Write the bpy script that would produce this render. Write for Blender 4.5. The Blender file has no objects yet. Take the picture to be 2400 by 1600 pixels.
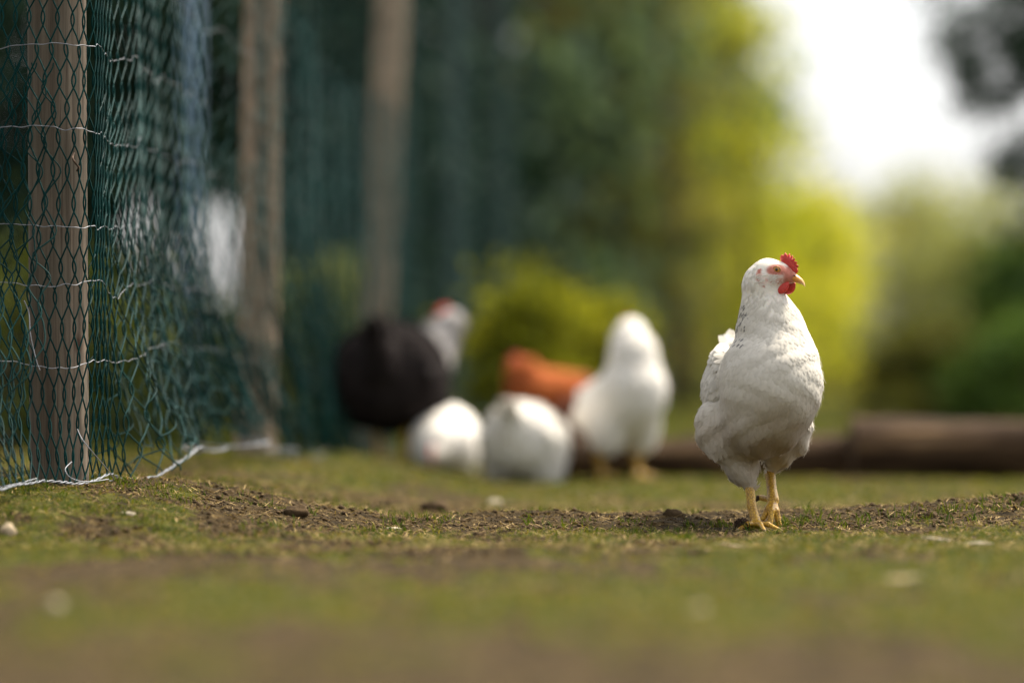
import bpy, math, random
import numpy as np
from mathutils import Vector, Matrix

R = math.radians
rng = np.random.default_rng(7)
random.seed(7)
scene = bpy.context.scene
col = scene.collection

# ---------------------------------------------------------------- camera
FOCUS = 5.80
CAM_H = 0.20
FPX = 9000.0          # focal length in photo pixels (135 mm on 36 mm, 2400 px wide)
HY = 933.0            # horizon row in the photo
cam_d = bpy.data.cameras.new('camera')
cam = bpy.data.objects.new('camera', cam_d)
col.objects.link(cam)
cam.location = (0, 0, CAM_H)
cam.rotation_euler = (R(90) + math.atan((HY - 800) / FPX), 0, 0)
cam_d.lens = 135
cam_d.sensor_width = 36
cam_d.clip_start = 0.05
cam_d.clip_end = 3000
cam_d.dof.use_dof = True
cam_d.dof.focus_distance = FOCUS
cam_d.dof.aperture_fstop = 1.7
scene.camera = cam

# ---------------------------------------------------------------- light
SUN_EL, SUN_AZ = 57.0, 50.0      # azimuth clockwise from the view direction (+Y)
world = bpy.data.worlds.new("World")
scene.world = world
world.use_nodes = True
wn = world.node_tree.nodes
wl = world.node_tree.links
bg = wn['Background']
sky = wn.new('ShaderNodeTexSky')
sky.sky_type = 'NISHITA'
sky.sun_disc = False
sky.sun_elevation = R(SUN_EL)
sky.sun_rotation = R(SUN_AZ)
sky.air_density = 1.0
sky.dust_density = 4.0
sky.ozone_density = 1.0
# thin bright cloud over most of the sky
hsv = wn.new('ShaderNodeHueSaturation')
hsv.inputs['Saturation'].default_value = 0.12
hsv.inputs['Value'].default_value = 1.15
wl.new(sky.outputs[0], hsv.inputs['Color'])
wl.new(hsv.outputs[0], bg.inputs['Color'])
bg.inputs['Strength'].default_value = 0.12

sun_d = bpy.data.lights.new('sun', 'SUN')
sun_d.energy = 3.9
sun_d.angle = R(11.0)
sun_d.color = (1.0, 0.89, 0.72)
sun = bpy.data.objects.new('sun', sun_d)
col.objects.link(sun)
sv = Vector((math.sin(R(SUN_AZ)) * math.cos(R(SUN_EL)), math.cos(R(SUN_AZ)) * math.cos(R(SUN_EL)), math.sin(R(SUN_EL))))
sun.rotation_euler = sv.to_track_quat('Z', 'Y').to_euler()
sun.location = (4, 3, 8)

scene.view_settings.view_transform = 'Standard'
scene.view_settings.look = 'None'
scene.view_settings.exposure = 1.20
scene.view_settings.gamma = 1.0
scene.render.engine = 'CYCLES'
scene.cycles.use_denoising = True
scene.cycles.max_bounces = 6
scene.cycles.diffuse_bounces = 3
scene.cycles.glossy_bounces = 2
scene.cycles.transmission_bounces = 3
scene.cycles.transparent_max_bounces = 4
scene.cycles.sample_clamp_indirect = 4

# ---------------------------------------------------------------- helpers
def V(x, y, d):
    """a point d metres out that the photo (2352 wide view) shows at x, y -> used to measure real positions"""
    x, y = x * 1.0204, y * 1.0204
    return np.array([(x - 1200) * d / FPX, d, CAM_H + (HY - y) * d / FPX])

def tag(o, label=None, cat=None, group=None, kind=None):
    if label: o['label'] = label
    if cat: o['category'] = cat
    if group: o['group'] = group
    if kind: o['kind'] = kind
    return o

def empty(name, loc, rz=0.0):
    o = bpy.data.objects.new(name, None)
    col.objects.link(o)
    o.location = loc
    o.rotation_euler = (0, 0, rz)
    o.empty_display_size = 0.05
    return o

def mesh_obj(name, verts, faces, mat=None, parent=None, smooth=True, attrs=None, midx=None, org=None, vn=None):
    me = bpy.data.meshes.new(name)
    verts = np.asarray(verts, dtype=np.float64)
    if org is not None:
        verts = verts - np.asarray(org)
    if isinstance(faces, np.ndarray):
        nf, k = faces.shape
        me.vertices.add(len(verts))
        me.vertices.foreach_set('co', verts.astype(np.float32).ravel())
        me.loops.add(nf * k)
        me.loops.foreach_set('vertex_index', faces.astype(np.int32).ravel())
        me.polygons.add(nf)
        me.polygons.foreach_set('loop_start', np.arange(0, nf * k, k, dtype=np.int32))
        me.polygons.foreach_set('loop_total', np.full(nf, k, dtype=np.int32))
        me.update(calc_edges=True)
        me.validate()
    else:
        me.from_pydata([tuple(v) for v in verts], [], faces)
        me.update()
    if smooth:
        me.polygons.foreach_set('use_smooth', np.ones(len(me.polygons), dtype=bool))
    if mat is not None:
        for m in (mat if isinstance(mat, (list, tuple)) else [mat]):
            me.materials.append(m)
    if midx is not None:
        me.polygons.foreach_set('material_index', np.asarray(midx, dtype=np.int32))
    if attrs:
        for k, a in attrs.items():
            a = np.asarray(a, dtype=np.float32)
            if a.ndim == 1:
                at = me.attributes.new(k, 'FLOAT', 'POINT')
                at.data.foreach_set('value', a)
            else:
                at = me.attributes.new(k, 'FLOAT_COLOR', 'POINT')
                rgba = np.ones((len(a), 4), dtype=np.float32)
                rgba[:, :3] = a
                at.data.foreach_set('color', rgba.ravel())
    if vn is not None:
        me.normals_split_custom_set_from_vertices([tuple(q_) for q_ in np.asarray(vn)])
    o = bpy.data.objects.new(name, me)
    col.objects.link(o)
    if parent is not None:
        o.parent = parent
    return o

def hash2(ix, iy, iz=0, seed=0):
    n = (ix * 374761393 + iy * 668265263 + iz * 2147483647 + seed * 1274126177) & 0xffffffff
    n = ((n ^ (n >> 13)) * 1274126177) & 0xffffffff
    return ((n ^ (n >> 16)) & 0xffff) / 65535.0

def vnoise(x, y, seed=0):
    x = np.asarray(x, float); y = np.asarray(y, float)
    x0 = np.floor(x).astype(np.int64); y0 = np.floor(y).astype(np.int64)
    fx = x - x0; fy = y - y0
    fx = fx * fx * (3 - 2 * fx); fy = fy * fy * (3 - 2 * fy)
    a = hash2(x0, y0, 0, seed); b = hash2(x0 + 1, y0, 0, seed)
    c = hash2(x0, y0 + 1, 0, seed); d = hash2(x0 + 1, y0 + 1, 0, seed)
    return (a * (1 - fx) + b * fx) * (1 - fy) + (c * (1 - fx) + d * fx) * fy

def fbm(x, y, seed=0, o=4):
    s = 0; a = 0.5; t = 0
    for i in range(o):
        s = s + a * vnoise(x * 2 ** i, y * 2 ** i, seed + i); t += a; a *= 0.5
    return s / t

def sstep(a, b, x):
    t = np.clip((np.asarray(x, float) - a) / (b - a), 0, 1)
    return t * t * (3 - 2 * t)

def norm(v):
    v = np.asarray(v, float)
    return v / (np.linalg.norm(v, axis=-1, keepdims=True) + 1e-12)

# ---------------------------------------------------------------- materials
class NT:
    def __init__(s, name):
        s.m = bpy.data.materials.new(name)
        s.m.use_nodes = True
        s.t = s.m.node_tree
        s.n = s.t.nodes
        s.l = s.t.links
        s.b = s.n['Principled BSDF']
        s.out = s.n['Material Output']
    def new(s, ty, **kw):
        nd = s.n.new(ty)
        for k, v in kw.items():
            if k in nd.inputs.keys():
                nd.inputs[k].default_value = v
            else:
                setattr(nd, k, v)
        return nd
    def tex(s, scale=(1, 1, 1), kind='Object'):
        tc = s.new('ShaderNodeTexCoord')
        mp = s.new('ShaderNodeMapping')
        mp.inputs['Scale'].default_value = scale
        s.l.new(tc.outputs[kind], mp.inputs['Vector'])
        return mp.outputs[0]
    def noise(s, vec, scale, detail=4, rough=0.55):
        nd = s.new('ShaderNodeTexNoise')
        nd.inputs['Scale'].default_value = scale
        nd.inputs['Detail'].default_value = detail
        nd.inputs['Roughness'].default_value = rough
        if vec is not None: s.l.new(vec, nd.inputs['Vector'])
        return nd.outputs['Fac']
    def ramp(s, fac, stops):
        nd = s.new('ShaderNodeValToRGB')
        cr = nd.color_ramp
        while len(cr.elements) < len(stops): cr.elements.new(0.5)
        for e, (p, c) in zip(cr.elements, stops):
            e.position = p
            e.color = (*c, 1) if len(c) == 3 else c
        s.l.new(fac, nd.inputs[0])
        return nd.outputs[0]
    def mix(s, fac, a, b, mode='MIX'):
        nd = s.new('ShaderNodeMix', data_type='RGBA', blend_type=mode)
        for sock, v in ((nd.inputs[0], fac), (nd.inputs[6], a), (nd.inputs[7], b)):
            if isinstance(v, (int, float)): sock.default_value = v
            elif isinstance(v, tuple): sock.default_value = (*v, 1) if len(v) == 3 else v
            else: s.l.new(v, sock)
        return nd.outputs[2]
    def attr(s, name, out='Fac'):
        nd = s.new('ShaderNodeAttribute')
        nd.attribute_name = name
        return nd.outputs[out]
    def bump(s, h, strength=0.5, dist=0.01):
        nd = s.new('ShaderNodeBump')
        nd.inputs['Strength'].default_value = strength
        nd.inputs['Distance'].default_value = dist
        s.l.new(h, nd.inputs['Height'])
        s.l.new(nd.outputs[0], s.b.inputs['Normal'])
        return nd.outputs[0]
    def base(s, c): s.l.new(c, s.b.inputs['Base Color'])

def simple(name, c, rough=0.6, var=0.25, scale=20, bump=0.0, bdist=0.002, spec=0.4, metallic=0.0):
    t = NT(name)
    f = t.noise(t.tex(), scale)
    lo = tuple(x * (1 - var) for x in c); hi = tuple(min(1, x * (1 + var)) for x in c)
    t.base(t.ramp(f, [(0.3, lo), (0.7, hi)]))
    t.b.inputs['Roughness'].default_value = rough
    t.b.inputs['Specular IOR Level'].default_value = spec
    t.b.inputs['Metallic'].default_value = metallic
    if bump: t.bump(f, bump, bdist)
    return t.m

def leafy(name, dark, mid, light, trans=0.35):
    t = NT(name)
    f = t.attr('tint')
    c = t.ramp(f, [(0.0, dark), (0.5, mid), (1.0, light)])
    t.base(c)
    t.b.inputs['Roughness'].default_value = 0.7
    t.b.inputs['Specular IOR Level'].default_value = 0.06
    tr = t.new('ShaderNodeBsdfTranslucent')
    c2 = t.mix(1.0, c, (1.25, 1.2, 0.6), 'MULTIPLY')
    t.l.new(c2, tr.inputs['Color'])
    ms = t.new('ShaderNodeMixShader')
    ms.inputs[0].default_value = trans
    t.l.new(t.b.outputs[0], ms.inputs[1]); t.l.new(tr.outputs[0], ms.inputs[2])
    t.l.new(ms.outputs[0], t.out.inputs[0])
    return t.m

M = {}
# ground
t = NT('soil_and_moss')
v = t.tex()
n1 = t.noise(v, 5.0, 6, 0.6)
n2 = t.noise(v, 45, 5, 0.65)
n3 = t.noise(v, 240, 3, 0.6)
soil = t.ramp(n2, [(0.28, (0.012, 0.008, 0.003)), (0.5, (0.034, 0.022, 0.0075)), (0.72, (0.11, 0.072, 0.026))])
grn = t.ramp(n2, [(0.3, (0.016, 0.021, 0.0025)), (0.55, (0.048, 0.050, 0.005)), (0.75, (0.10, 0.083, 0.012))])
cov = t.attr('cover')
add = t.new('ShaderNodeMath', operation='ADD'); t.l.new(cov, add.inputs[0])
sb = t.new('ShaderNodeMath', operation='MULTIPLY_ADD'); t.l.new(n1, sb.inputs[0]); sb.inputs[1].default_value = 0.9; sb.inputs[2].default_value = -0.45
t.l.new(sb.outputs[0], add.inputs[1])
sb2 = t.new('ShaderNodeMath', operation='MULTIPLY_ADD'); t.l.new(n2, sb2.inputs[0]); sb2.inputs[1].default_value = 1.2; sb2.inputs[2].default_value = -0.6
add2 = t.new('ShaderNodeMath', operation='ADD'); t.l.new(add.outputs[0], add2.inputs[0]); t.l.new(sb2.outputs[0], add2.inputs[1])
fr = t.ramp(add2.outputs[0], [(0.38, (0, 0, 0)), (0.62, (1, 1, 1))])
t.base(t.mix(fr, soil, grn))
t.b.inputs['Roughness'].default_value = 0.95
t.b.inputs['Specular IOR Level'].default_value = 0.1
h = t.new('ShaderNodeMath', operation='MULTIPLY_ADD'); t.l.new(n3, h.inputs[0]); h.inputs[1].default_value = 0.4; t.l.new(n2, h.inputs[2])
t.bump(h.outputs[0], 1.0, 0.012)
M['ground'] = t.m

M['blade'] = leafy('grass_blade', (0.020, 0.055, 0.005), (0.084, 0.106, 0.008), (0.27, 0.20, 0.045), 0.35)
M['straw'] = leafy('dry_straw', (0.050, 0.031, 0.013), (0.15, 0.096, 0.040), (0.40, 0.29, 0.135), 0.15)
M['clod'] = simple('soil_clod', (0.060, 0.040, 0.021), 0.95, 0.5, 60, 1.0, 0.004, 0.1)
M['chip'] = simple('pale_wood_chip', (0.36, 0.31, 0.22), 0.8, 0.25, 80, 0.6, 0.002, 0.2)
M['stone'] = simple('pale_stone', (0.34, 0.27, 0.18), 0.85, 0.3, 40, 0.8, 0.004, 0.2)
M['cone'] = simple('pine_cone_scale', (0.07, 0.042, 0.026), 0.8, 0.5, 90, 0.6, 0.002, 0.2)

# weathered wood post
t = NT('weathered_post_wood')
v = t.tex((1, 1, 0.05))
g1 = t.noise(v, 60, 6, 0.6)
v2 = t.tex((1, 1, 0.02))
g2 = t.noise(v2, 170, 4, 0.6)
v3 = t.tex()
g3 = t.noise(v3, 7, 3, 0.5)
cw = t.ramp(g1, [(0.28, (0.060, 0.044, 0.031)), (0.5, (0.145, 0.113, 0.084)), (0.75, (0.25, 0.205, 0.155))])
cw = t.mix(t.ramp(g2, [(0.33, (1, 1, 1)), (0.45, (0, 0, 0))]), cw, (0.075, 0.052, 0.038))
cw = t.mix(t.ramp(g3, [(0.45, (0, 0, 0)), (0.7, (0.5, 0.5, 0.5))]), cw, (0.10, 0.095, 0.07))
vo = t.new('ShaderNodeTexVoronoi', feature='F1'); vo.inputs['Scale'].default_value = 9
t.l.new(t.tex((1, 1, 0.55)), vo.inputs['Vector'])
kn = t.ramp(vo.outputs['Distance'], [(0.03, (1, 1, 1)), (0.10, (0, 0, 0))])
cw = t.mix(kn, cw, (0.07, 0.042, 0.028))
t.base(cw)
t.b.inputs['Roughness'].default_value = 0.85
t.b.inputs['Specular IOR Level'].default_value = 0.2
t.bump(g2, 0.6, 0.003)
M['post'] = t.m
M['post_pale'] = simple('paler_grey_tan_post_wood', (0.28, 0.215, 0.155), 0.85, 0.35, 25, 0.5, 0.003, 0.15)
M['steel'] = simple('dark_green_steel', (0.020, 0.045, 0.042), 0.55, 0.2, 12, 0.2, 0.001)
M['pole'] = simple('blue_grey_pole_paint', (0.09, 0.15, 0.22), 0.6, 0.2, 12, 0.2, 0.001)

t = NT('green_coated_wire')
f = t.noise(t.tex(), 8, 3)
t.base(t.ramp(f, [(0.3, (0.0008, 0.015, 0.014)), (0.7, (0.0025, 0.038, 0.036))]))
t.b.inputs['Roughness'].default_value = 0.55
t.b.inputs['Specular IOR Level'].default_value = 0.07
M['net'] = t.m
M['silver'] = simple('galvanised_wire', (0.20, 0.21, 0.23), 0.5, 0.3, 60, 0.2, 0.0005, 0.2, 0.3)

# logs
t = NT('rough_log_bark')
g = t.noise(t.tex((0.12, 1, 1)), 26, 6, 0.6)
t.base(t.ramp(g, [(0.3, (0.012, 0.007, 0.004)), (0.55, (0.050, 0.029, 0.015)), (0.75, (0.19, 0.12, 0.060))]))
t.b.inputs['Roughness'].default_value = 0.9
t.b.inputs['Specular IOR Level'].default_value = 0.15
t.bump(g, 0.9, 0.012)
M['log'] = t.m
M['log_end'] = simple('sawn_log_end', (0.07, 0.045, 0.026), 0.85, 0.4, 40, 0.5, 0.003, 0.2)
M['bark'] = simple('tree_bark', (0.060, 0.046, 0.034), 0.9, 0.5, 14, 0.8, 0.02, 0.15)

# foliage
M['f_conifer'] = leafy('dark_conifer_foliage', (0.008, 0.020, 0.014), (0.014, 0.034, 0.022), (0.028, 0.055, 0.032), 0.10)
M['f_teal'] = leafy('blue_green_foliage', (0.055, 0.092, 0.066), (0.105, 0.160, 0.108), (0.180, 0.225, 0.130), 0.38)
M['f_olive'] = leafy('olive_foliage', (0.070, 0.090, 0.034), (0.150, 0.165, 0.058), (0.29, 0.26, 0.08), 0.40)
M['f_yellow'] = leafy('spring_yellow_green_foliage', (0.26, 0.30, 0.030), (0.48, 0.48, 0.045), (0.62, 0.58, 0.09), 0.52)
M['f_shrub'] = leafy('young_conifer_foliage', (0.060, 0.080, 0.010), (0.17, 0.18, 0.012), (0.34, 0.33, 0.02), 0.35)
M['f_grey'] = leafy('pale_grey_green_foliage', (0.15, 0.175, 0.065), (0.26, 0.29, 0.11), (0.42, 0.40, 0.18), 0.40)
M['f_green'] = leafy('mid_green_foliage', (0.028, 0.060, 0.014), (0.060, 0.115, 0.024), (0.115, 0.18, 0.036), 0.25)
M['f_brown'] = leafy('brownish_undergrowth', (0.055, 0.058, 0.016), (0.105, 0.108, 0.028), (0.17, 0.18, 0.040), 0.25)
M['f_under'] = leafy('dark_undergrowth', (0.014, 0.024, 0.007), (0.036, 0.052, 0.012), (0.090, 0.105, 0.020), 0.2)
M['f_over'] = leafy('overhanging_dark_foliage', (0.010, 0.026, 0.012), (0.018, 0.044, 0.018), (0.035, 0.070, 0.026), 0.12)

# plumage
def plumage(name, c, c2, bump=0.35, trans=0.12, scale=85):
    t = NT(name)
    v = t.tex()
    n = t.noise(v, 26, 4)
    vo = t.new('ShaderNodeTexVoronoi', feature='SMOOTH_F1'); vo.inputs['Scale'].default_value = scale
    t.l.new(v, vo.inputs['Vector'])
    c0 = t.mix(t.ramp(n, [(0.35, (0, 0, 0)), (0.75, (1, 1, 1))]), c, c2)
    t.base(c0)
    t.b.inputs['Roughness'].default_value = 0.75
    t.b.inputs['Specular IOR Level'].default_value = 0.2
    t.b.inputs['Sheen Weight'].default_value = 0.15 if trans else 0.0
    t.b.inputs['Specular IOR Level'].default_value = 0.2 if trans else 0.04
    t.bump(vo.outputs['Distance'], bump, 0.004)
    if trans:
        tr = t.new('ShaderNodeBsdfTranslucent'); t.l.new(c0, tr.inputs['Color'])
        ms = t.new('ShaderNodeMixShader'); ms.inputs[0].default_value = trans
        t.l.new(t.b.outputs[0], ms.inputs[1]); t.l.new(tr.outputs[0], ms.inputs[2])
        t.l.new(ms.outputs[0], t.out.inputs[0])
    return t.m
M['white_p'] = plumage('white_plumage', (0.80, 0.77, 0.72), (0.74, 0.69, 0.62))
M['black_p'] = plumage('black_plumage', (0.012, 0.010, 0.010), (0.030, 0.023, 0.022), trans=0)
M['silver_p'] = plumage('silver_grey_plumage', (0.42, 0.40, 0.38), (0.24, 0.22, 0.22), trans=0)
M['orange_p'] = plumage('orange_plumage', (0.44, 0.125, 0.035), (0.22, 0.050, 0.018), trans=0)
M['brown_p'] = plumage('brown_plumage', (0.16, 0.060, 0.035), (0.09, 0.035, 0.025), trans=0)

# hero plumage: colour per feather (flecks belong to the feathers; the soiling tone also paints in breast shade)
def feather_mat(name, trans):
    t = NT(name)
    c = t.attr('fcol', 'Color')
    n = t.noise(t.tex(), 120, 3)
    c = t.mix(1.0, c, t.ramp(n, [(0.3, (0.93, 0.925, 0.91)), (0.7, (1, 1, 1))]), 'MULTIPLY')
    t.base(c)
    t.b.inputs['Roughness'].default_value = 0.7
    t.b.inputs['Specular IOR Level'].default_value = 0.2
    t.b.inputs['Sheen Weight'].default_value = 0.2
    tr = t.new('ShaderNodeBsdfTranslucent'); t.l.new(c, tr.inputs['Color'])
    ms = t.new('ShaderNodeMixShader'); ms.inputs[0].default_value = trans
    t.l.new(t.b.outputs[0], ms.inputs[1]); t.l.new(tr.outputs[0], ms.inputs[2])
    t.l.new(ms.outputs[0], t.out.inputs[0])
    return t.m
M['feather'] = feather_mat('feather_vane', 0.32)
t = NT('hen_body_skin_and_down')
c = t.attr('fcol', 'Color')
n = t.noise(t.tex(), 500, 3)
t.base(t.mix(1.0, c, t.ramp(n, [(0.3, (0.90, 0.88, 0.86)), (0.7, (1, 1, 1))]), 'MULTIPLY'))
t.b.inputs['Roughness'].default_value = 0.65
t.b.inputs['Specular IOR Level'].default_value = 0.25
t.b.inputs['Subsurface Weight'].default_value = 0.15
t.b.inputs['Subsurface Radius'].default_value = (0.004, 0.002, 0.001)
t.b.inputs['Subsurface Scale'].default_value = 1.0
t.bump(n, 0.2, 0.0008)
M['hen_body'] = t.m
t = NT('red_comb_flesh')
n = t.noise(t.tex(), 420, 3)
t.base(t.ramp(n, [(0.3, (0.42, 0.022, 0.018)), (0.7, (0.66, 0.06, 0.040))]))
t.b.inputs['Roughness'].default_value = 0.5
t.b.inputs['Subsurface Weight'].default_value = 0.25
t.b.inputs['Subsurface Radius'].default_value = (0.005, 0.001, 0.0005)
t.bump(n, 0.5, 0.001)
M['comb'] = t.m
t = NT('horn_beak')
tc = t.tex()
n = t.noise(tc, 160, 3)
ba = t.ramp(t.attr('tip'), [(0.0, (0.50, 0.16, 0.02)), (0.6, (0.60, 0.24, 0.02)), (1.0, (0.55, 0.33, 0.12))])
t.base(t.mix(t.ramp(n, [(0.5, (0, 0, 0)), (0.8, (0.4, 0.4, 0.4))]), ba, (0.25, 0.10, 0.03)))
t.b.inputs['Roughness'].default_value = 0.35
M['beak'] = t.m
M['nostril'] = simple('nostril_dark', (0.03, 0.012, 0.008), 0.8, 0.2, 50)
# scaly yellow leg
t = NT('yellow_scaly_leg')
vo = t.new('ShaderNodeTexVoronoi', feature='DISTANCE_TO_EDGE'); vo.inputs['Scale'].default_value = 260
t.l.new(t.tex((1.0, 0.8, 0.75)), vo.inputs['Vector'])
nn = t.noise(t.tex(), 40, 3)
yl = t.ramp(nn, [(0.3, (0.42, 0.23, 0.020)), (0.7, (0.64, 0.40, 0.050))])
t.base(t.mix(t.ramp(vo.outputs['Distance'], [(0.01, (0.8, 0.8, 0.8)), (0.13, (0, 0, 0))]), yl, (0.16, 0.06, 0.012)))
t.b.inputs['Roughness'].default_value = 0.42
t.bump(vo.outputs['Distance'], 0.5, 0.0015)
M['leg'] = t.m
M['claw'] = simple('claw_horn', (0.30, 0.20, 0.10), 0.5, 0.2, 80)
M['eye_iris'] = simple('amber_iris', (0.50, 0.22, 0.03), 0.15, 0.3, 300, spec=0.7)
M['eye_pupil'] = simple('black_pupil', (0.004, 0.004, 0.004), 0.08, 0.1, 100, spec=0.8)
M['eye_lid'] = simple('yellow_eye_rim', (0.32, 0.15, 0.06), 0.5, 0.2, 300)

# ---------------------------------------------------------------- ground
def ground_h(x, d):
    x = np.asarray(x, float); d = np.asarray(d, float)
    lx_ = 0.051 * d - 0.987
    mound = (0.062 + 0.012 * sstep(6.5, 8.5, d)) * sstep(lx_ + 0.55, lx_ + 0.04, x) * sstep(5.15, 5.72, d) * (1 - 0.85 * sstep(8.8, 11.0, d))
    ridge = 0.024 * np.exp(-((d - 6.02) / 0.20) ** 2) * (0.35 + 0.9 * fbm(x * 2.3 + 9, d * 0.8, 3))
    right = 0.030 * sstep(0.50, 0.85, x) * np.exp(-((d - 6.05) / 0.45) ** 2)
    small = 0.012 * (fbm(x * 7, d * 7, 11) - 0.5) + 0.010 * (fbm(x * 22, d * 22, 21) - 0.5) + 0.0080 * (vnoise(x * 60, d * 60, 23) - 0.5)
    flat = 1 - np.exp(-(((x - 0.36) / 0.07) ** 2 + ((d - 5.79) / 0.10) ** 2))
    small = small * (1 - sstep(25, 40, d))
    bank = 0.10 * sstep(13, 26, d) * sstep(-1.0, 1.0, x + 0.02 * d) + 0.12 * sstep(12, 30, d)
    und = 0.02 * (fbm(x * 0.7, d * 0.7, 31) - 0.5) * sstep(6.5, 9, d)
    near = -0.010 * sstep(5.6, 3.0, d)
    return (mound + ridge + right) * flat + small * (0.15 + 0.85 * flat) + bank + und + near

xf = np.concatenate([np.arange(-2.2, -1.0, .04), np.arange(-1.0, 1.0, 0.0085), np.arange(1.0, 2.2, .04)])
xo = 2.2 * 1.18 ** np.arange(1, 35)
xs = np.concatenate([-xo[::-1], xf, [2.2], xo])
ya = np.arange(1.0, 4.8, 0.03); yb = np.arange(4.8, 6.6, 0.008); yc = np.arange(6.6, 13, 0.04)
yo = 13 * 1.09 ** np.arange(0, 60)
yn = -np.array([600, 200, 60, 20, 8, 3, 1, 0.0])
ys = np.concatenate([yn, [0.5], ya, yb, yc, yo])
gx, gy = np.meshgrid(xs, ys)
gz = ground_h(gx, gy)
nx, ny = len(xs), len(ys)
idx = np.arange(nx * ny).reshape(ny, nx)
F = np.stack([idx[:-1, :-1], idx[:-1, 1:], idx[1:, 1:], idx[1:, :-1]], -1).reshape(-1, 4)
def cover(x, d):
    c = 0.47 + 1.1 * (fbm(x * 1.9 + 3, d * 1.3, 41) - 0.5) + 0.75 * (vnoise(x * 10, d * 5, 43) - .5) + 0.55 * (vnoise(x * 26, d * 14, 45) - .5)
    c = c + 0.15 * sstep(6.3, 7.4, d) + .14 * np.exp(-((d - 4.3) / .6) ** 2)
    c = c - 0.30 * np.exp(-((d - 5.85) / 0.3) ** 2) * sstep(0.4, 0.65, fbm(x * 3, d * 3, 51)) - 0.45 * np.exp(-((x + .33) / .20) ** 2) * np.exp(-((d - 5.75) / 0.35) ** 2) + .12 * sstep(-.5, -.7, x) * np.exp(-((d - 5.75) / 0.35) ** 2)
    c = c - 0.42 * sstep(3.7, 2.8, d) * (.55 + .45 * sstep(.6, -.3, x))  # more bare soil up close, which also paints in lens vignette darkening
    return c
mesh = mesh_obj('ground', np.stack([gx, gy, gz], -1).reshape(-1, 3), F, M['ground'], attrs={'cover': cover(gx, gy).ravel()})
tag(mesh, 'patchy grass and bare brown soil of the chicken run', None, None, 'structure')

# grass blades, straw and crumbs of soil: nobody could count them
def blades(n, xr, dr, hmin, hmax, w, seed, keep=None, lean=0.5, tint=(0, 1), straw=False):
    g = np.random.default_rng(seed)
    d = g.uniform(dr[0], dr[1], n)
    hw = np.maximum(np.abs(d) * 0.16, 0.3)
    x = g.uniform(xr[0], xr[1], n) * hw if xr[1] <= 1.5 else g.uniform(xr[0], xr[1], n)
    if keep is not None:
        k = keep(x, d, g)
        x, d = x[k], d[k]
    n = len(x)
    z = ground_h(x, d)
    if straw:
        L = g.uniform(hmin, hmax, n); a = g.uniform(0, 2 * math.pi, n)
        p0 = np.stack([x, d, z + 0.002], -1)
        dirv = np.stack([np.cos(a), np.sin(a), g.uniform(-0.05, 0.30, n)], -1)
        p1 = p0 + dirv * L[:, None] * 0.5 + np.array([0, 0, 1]) * (L * 0.06)[:, None]
        p2 = p0 + dirv * L[:, None]
    else:
        L = hmin + (hmax - hmin) * g.beta(1.4, 3.5, n); a = g.uniform(0, 2 * math.pi, n)
        le = g.uniform(0.1, lean, n)
        p0 = np.stack([x, d, z - 0.002], -1)
        dirv = np.stack([np.cos(a) * le, np.sin(a) * le, np.ones(n)], -1)
        p1 = p0 + dirv * L[:, None] * 0.55
        dirv2 = np.stack([np.cos(a) * le * 2.6, np.sin(a) * le * 2.6, np.ones(n) * 0.75], -1)
        p2 = p1 + norm(dirv2) * L[:, None] * 0.5
    b = g.uniform(0, math.pi, n)
    sd = np.stack([np.cos(b), np.sin(b), np.zeros(n)], -1) * (w * g.uniform(0.6, 1.3, n))[:, None]
    vv = np.stack([p0 - sd, p0 + sd, p1 - sd * 0.8, p1 + sd * 0.8, p2], 1).reshape(-1, 3)
    i = np.arange(n) * 5
    f = np.concatenate([np.stack([i, i + 1, i + 3], -1), np.stack([i, i + 3, i + 2], -1), np.stack([i + 2, i + 3, i + 4], -1)])
    tn = np.repeat(np.clip(g.uniform(tint[0], tint[1], n), 0, 1), 5)
    return vv, f, tn
def join(parts):
    vs, fs, ts = [], [], []
    o = 0
    for v_, f_, t_ in parts:
        vs.append(v_); fs.append(f_ + o); ts.append(t_); o += len(v_)
    return np.concatenate(vs), np.concatenate(fs), np.concatenate(ts)
def kp(lo, hi):
    return lambda x, d, g: sstep(lo, hi, cover(x, d) + 0.35 * (fbm(x * 9, d * 9, 61) - 0.5)) > g.uniform(0, 1, len(x))
parts = [
    blades(105000, (-1, 1), (4.9, 7.4), 0.003, 0.014, 0.0009, 1, kp(0.18, 0.62), 0.9, (0.05, 0.85)),
    blades(16000, (-1, 1), (5.3, 6.6), 0.010, 0.030, 0.0009, 2, lambda x, d, g: (vnoise(x * 17, d * 12, 63) > .66) & (g.uniform(0, 1, len(x)) < .8), 0.7, (0.0, 0.6)),
    blades(45000, (-1, 1), (7.4, 13.0), 0.006, 0.022, 0.0018, 3, kp(0.1, 0.5), 0.9, (0.15, 0.9)),
    blades(45000, (-1.1, 1.1), (2.2, 4.9), 0.004, 0.015, 0.0011, 4, kp(0.2, 0.65), 0.9, (0.15, 1.0)),
    blades(26000, (-4.0, 5.0), (13, 24), 0.02, 0.06, 0.006, 5, None, 0.8, (0.1, 0.8)),
]
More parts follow.
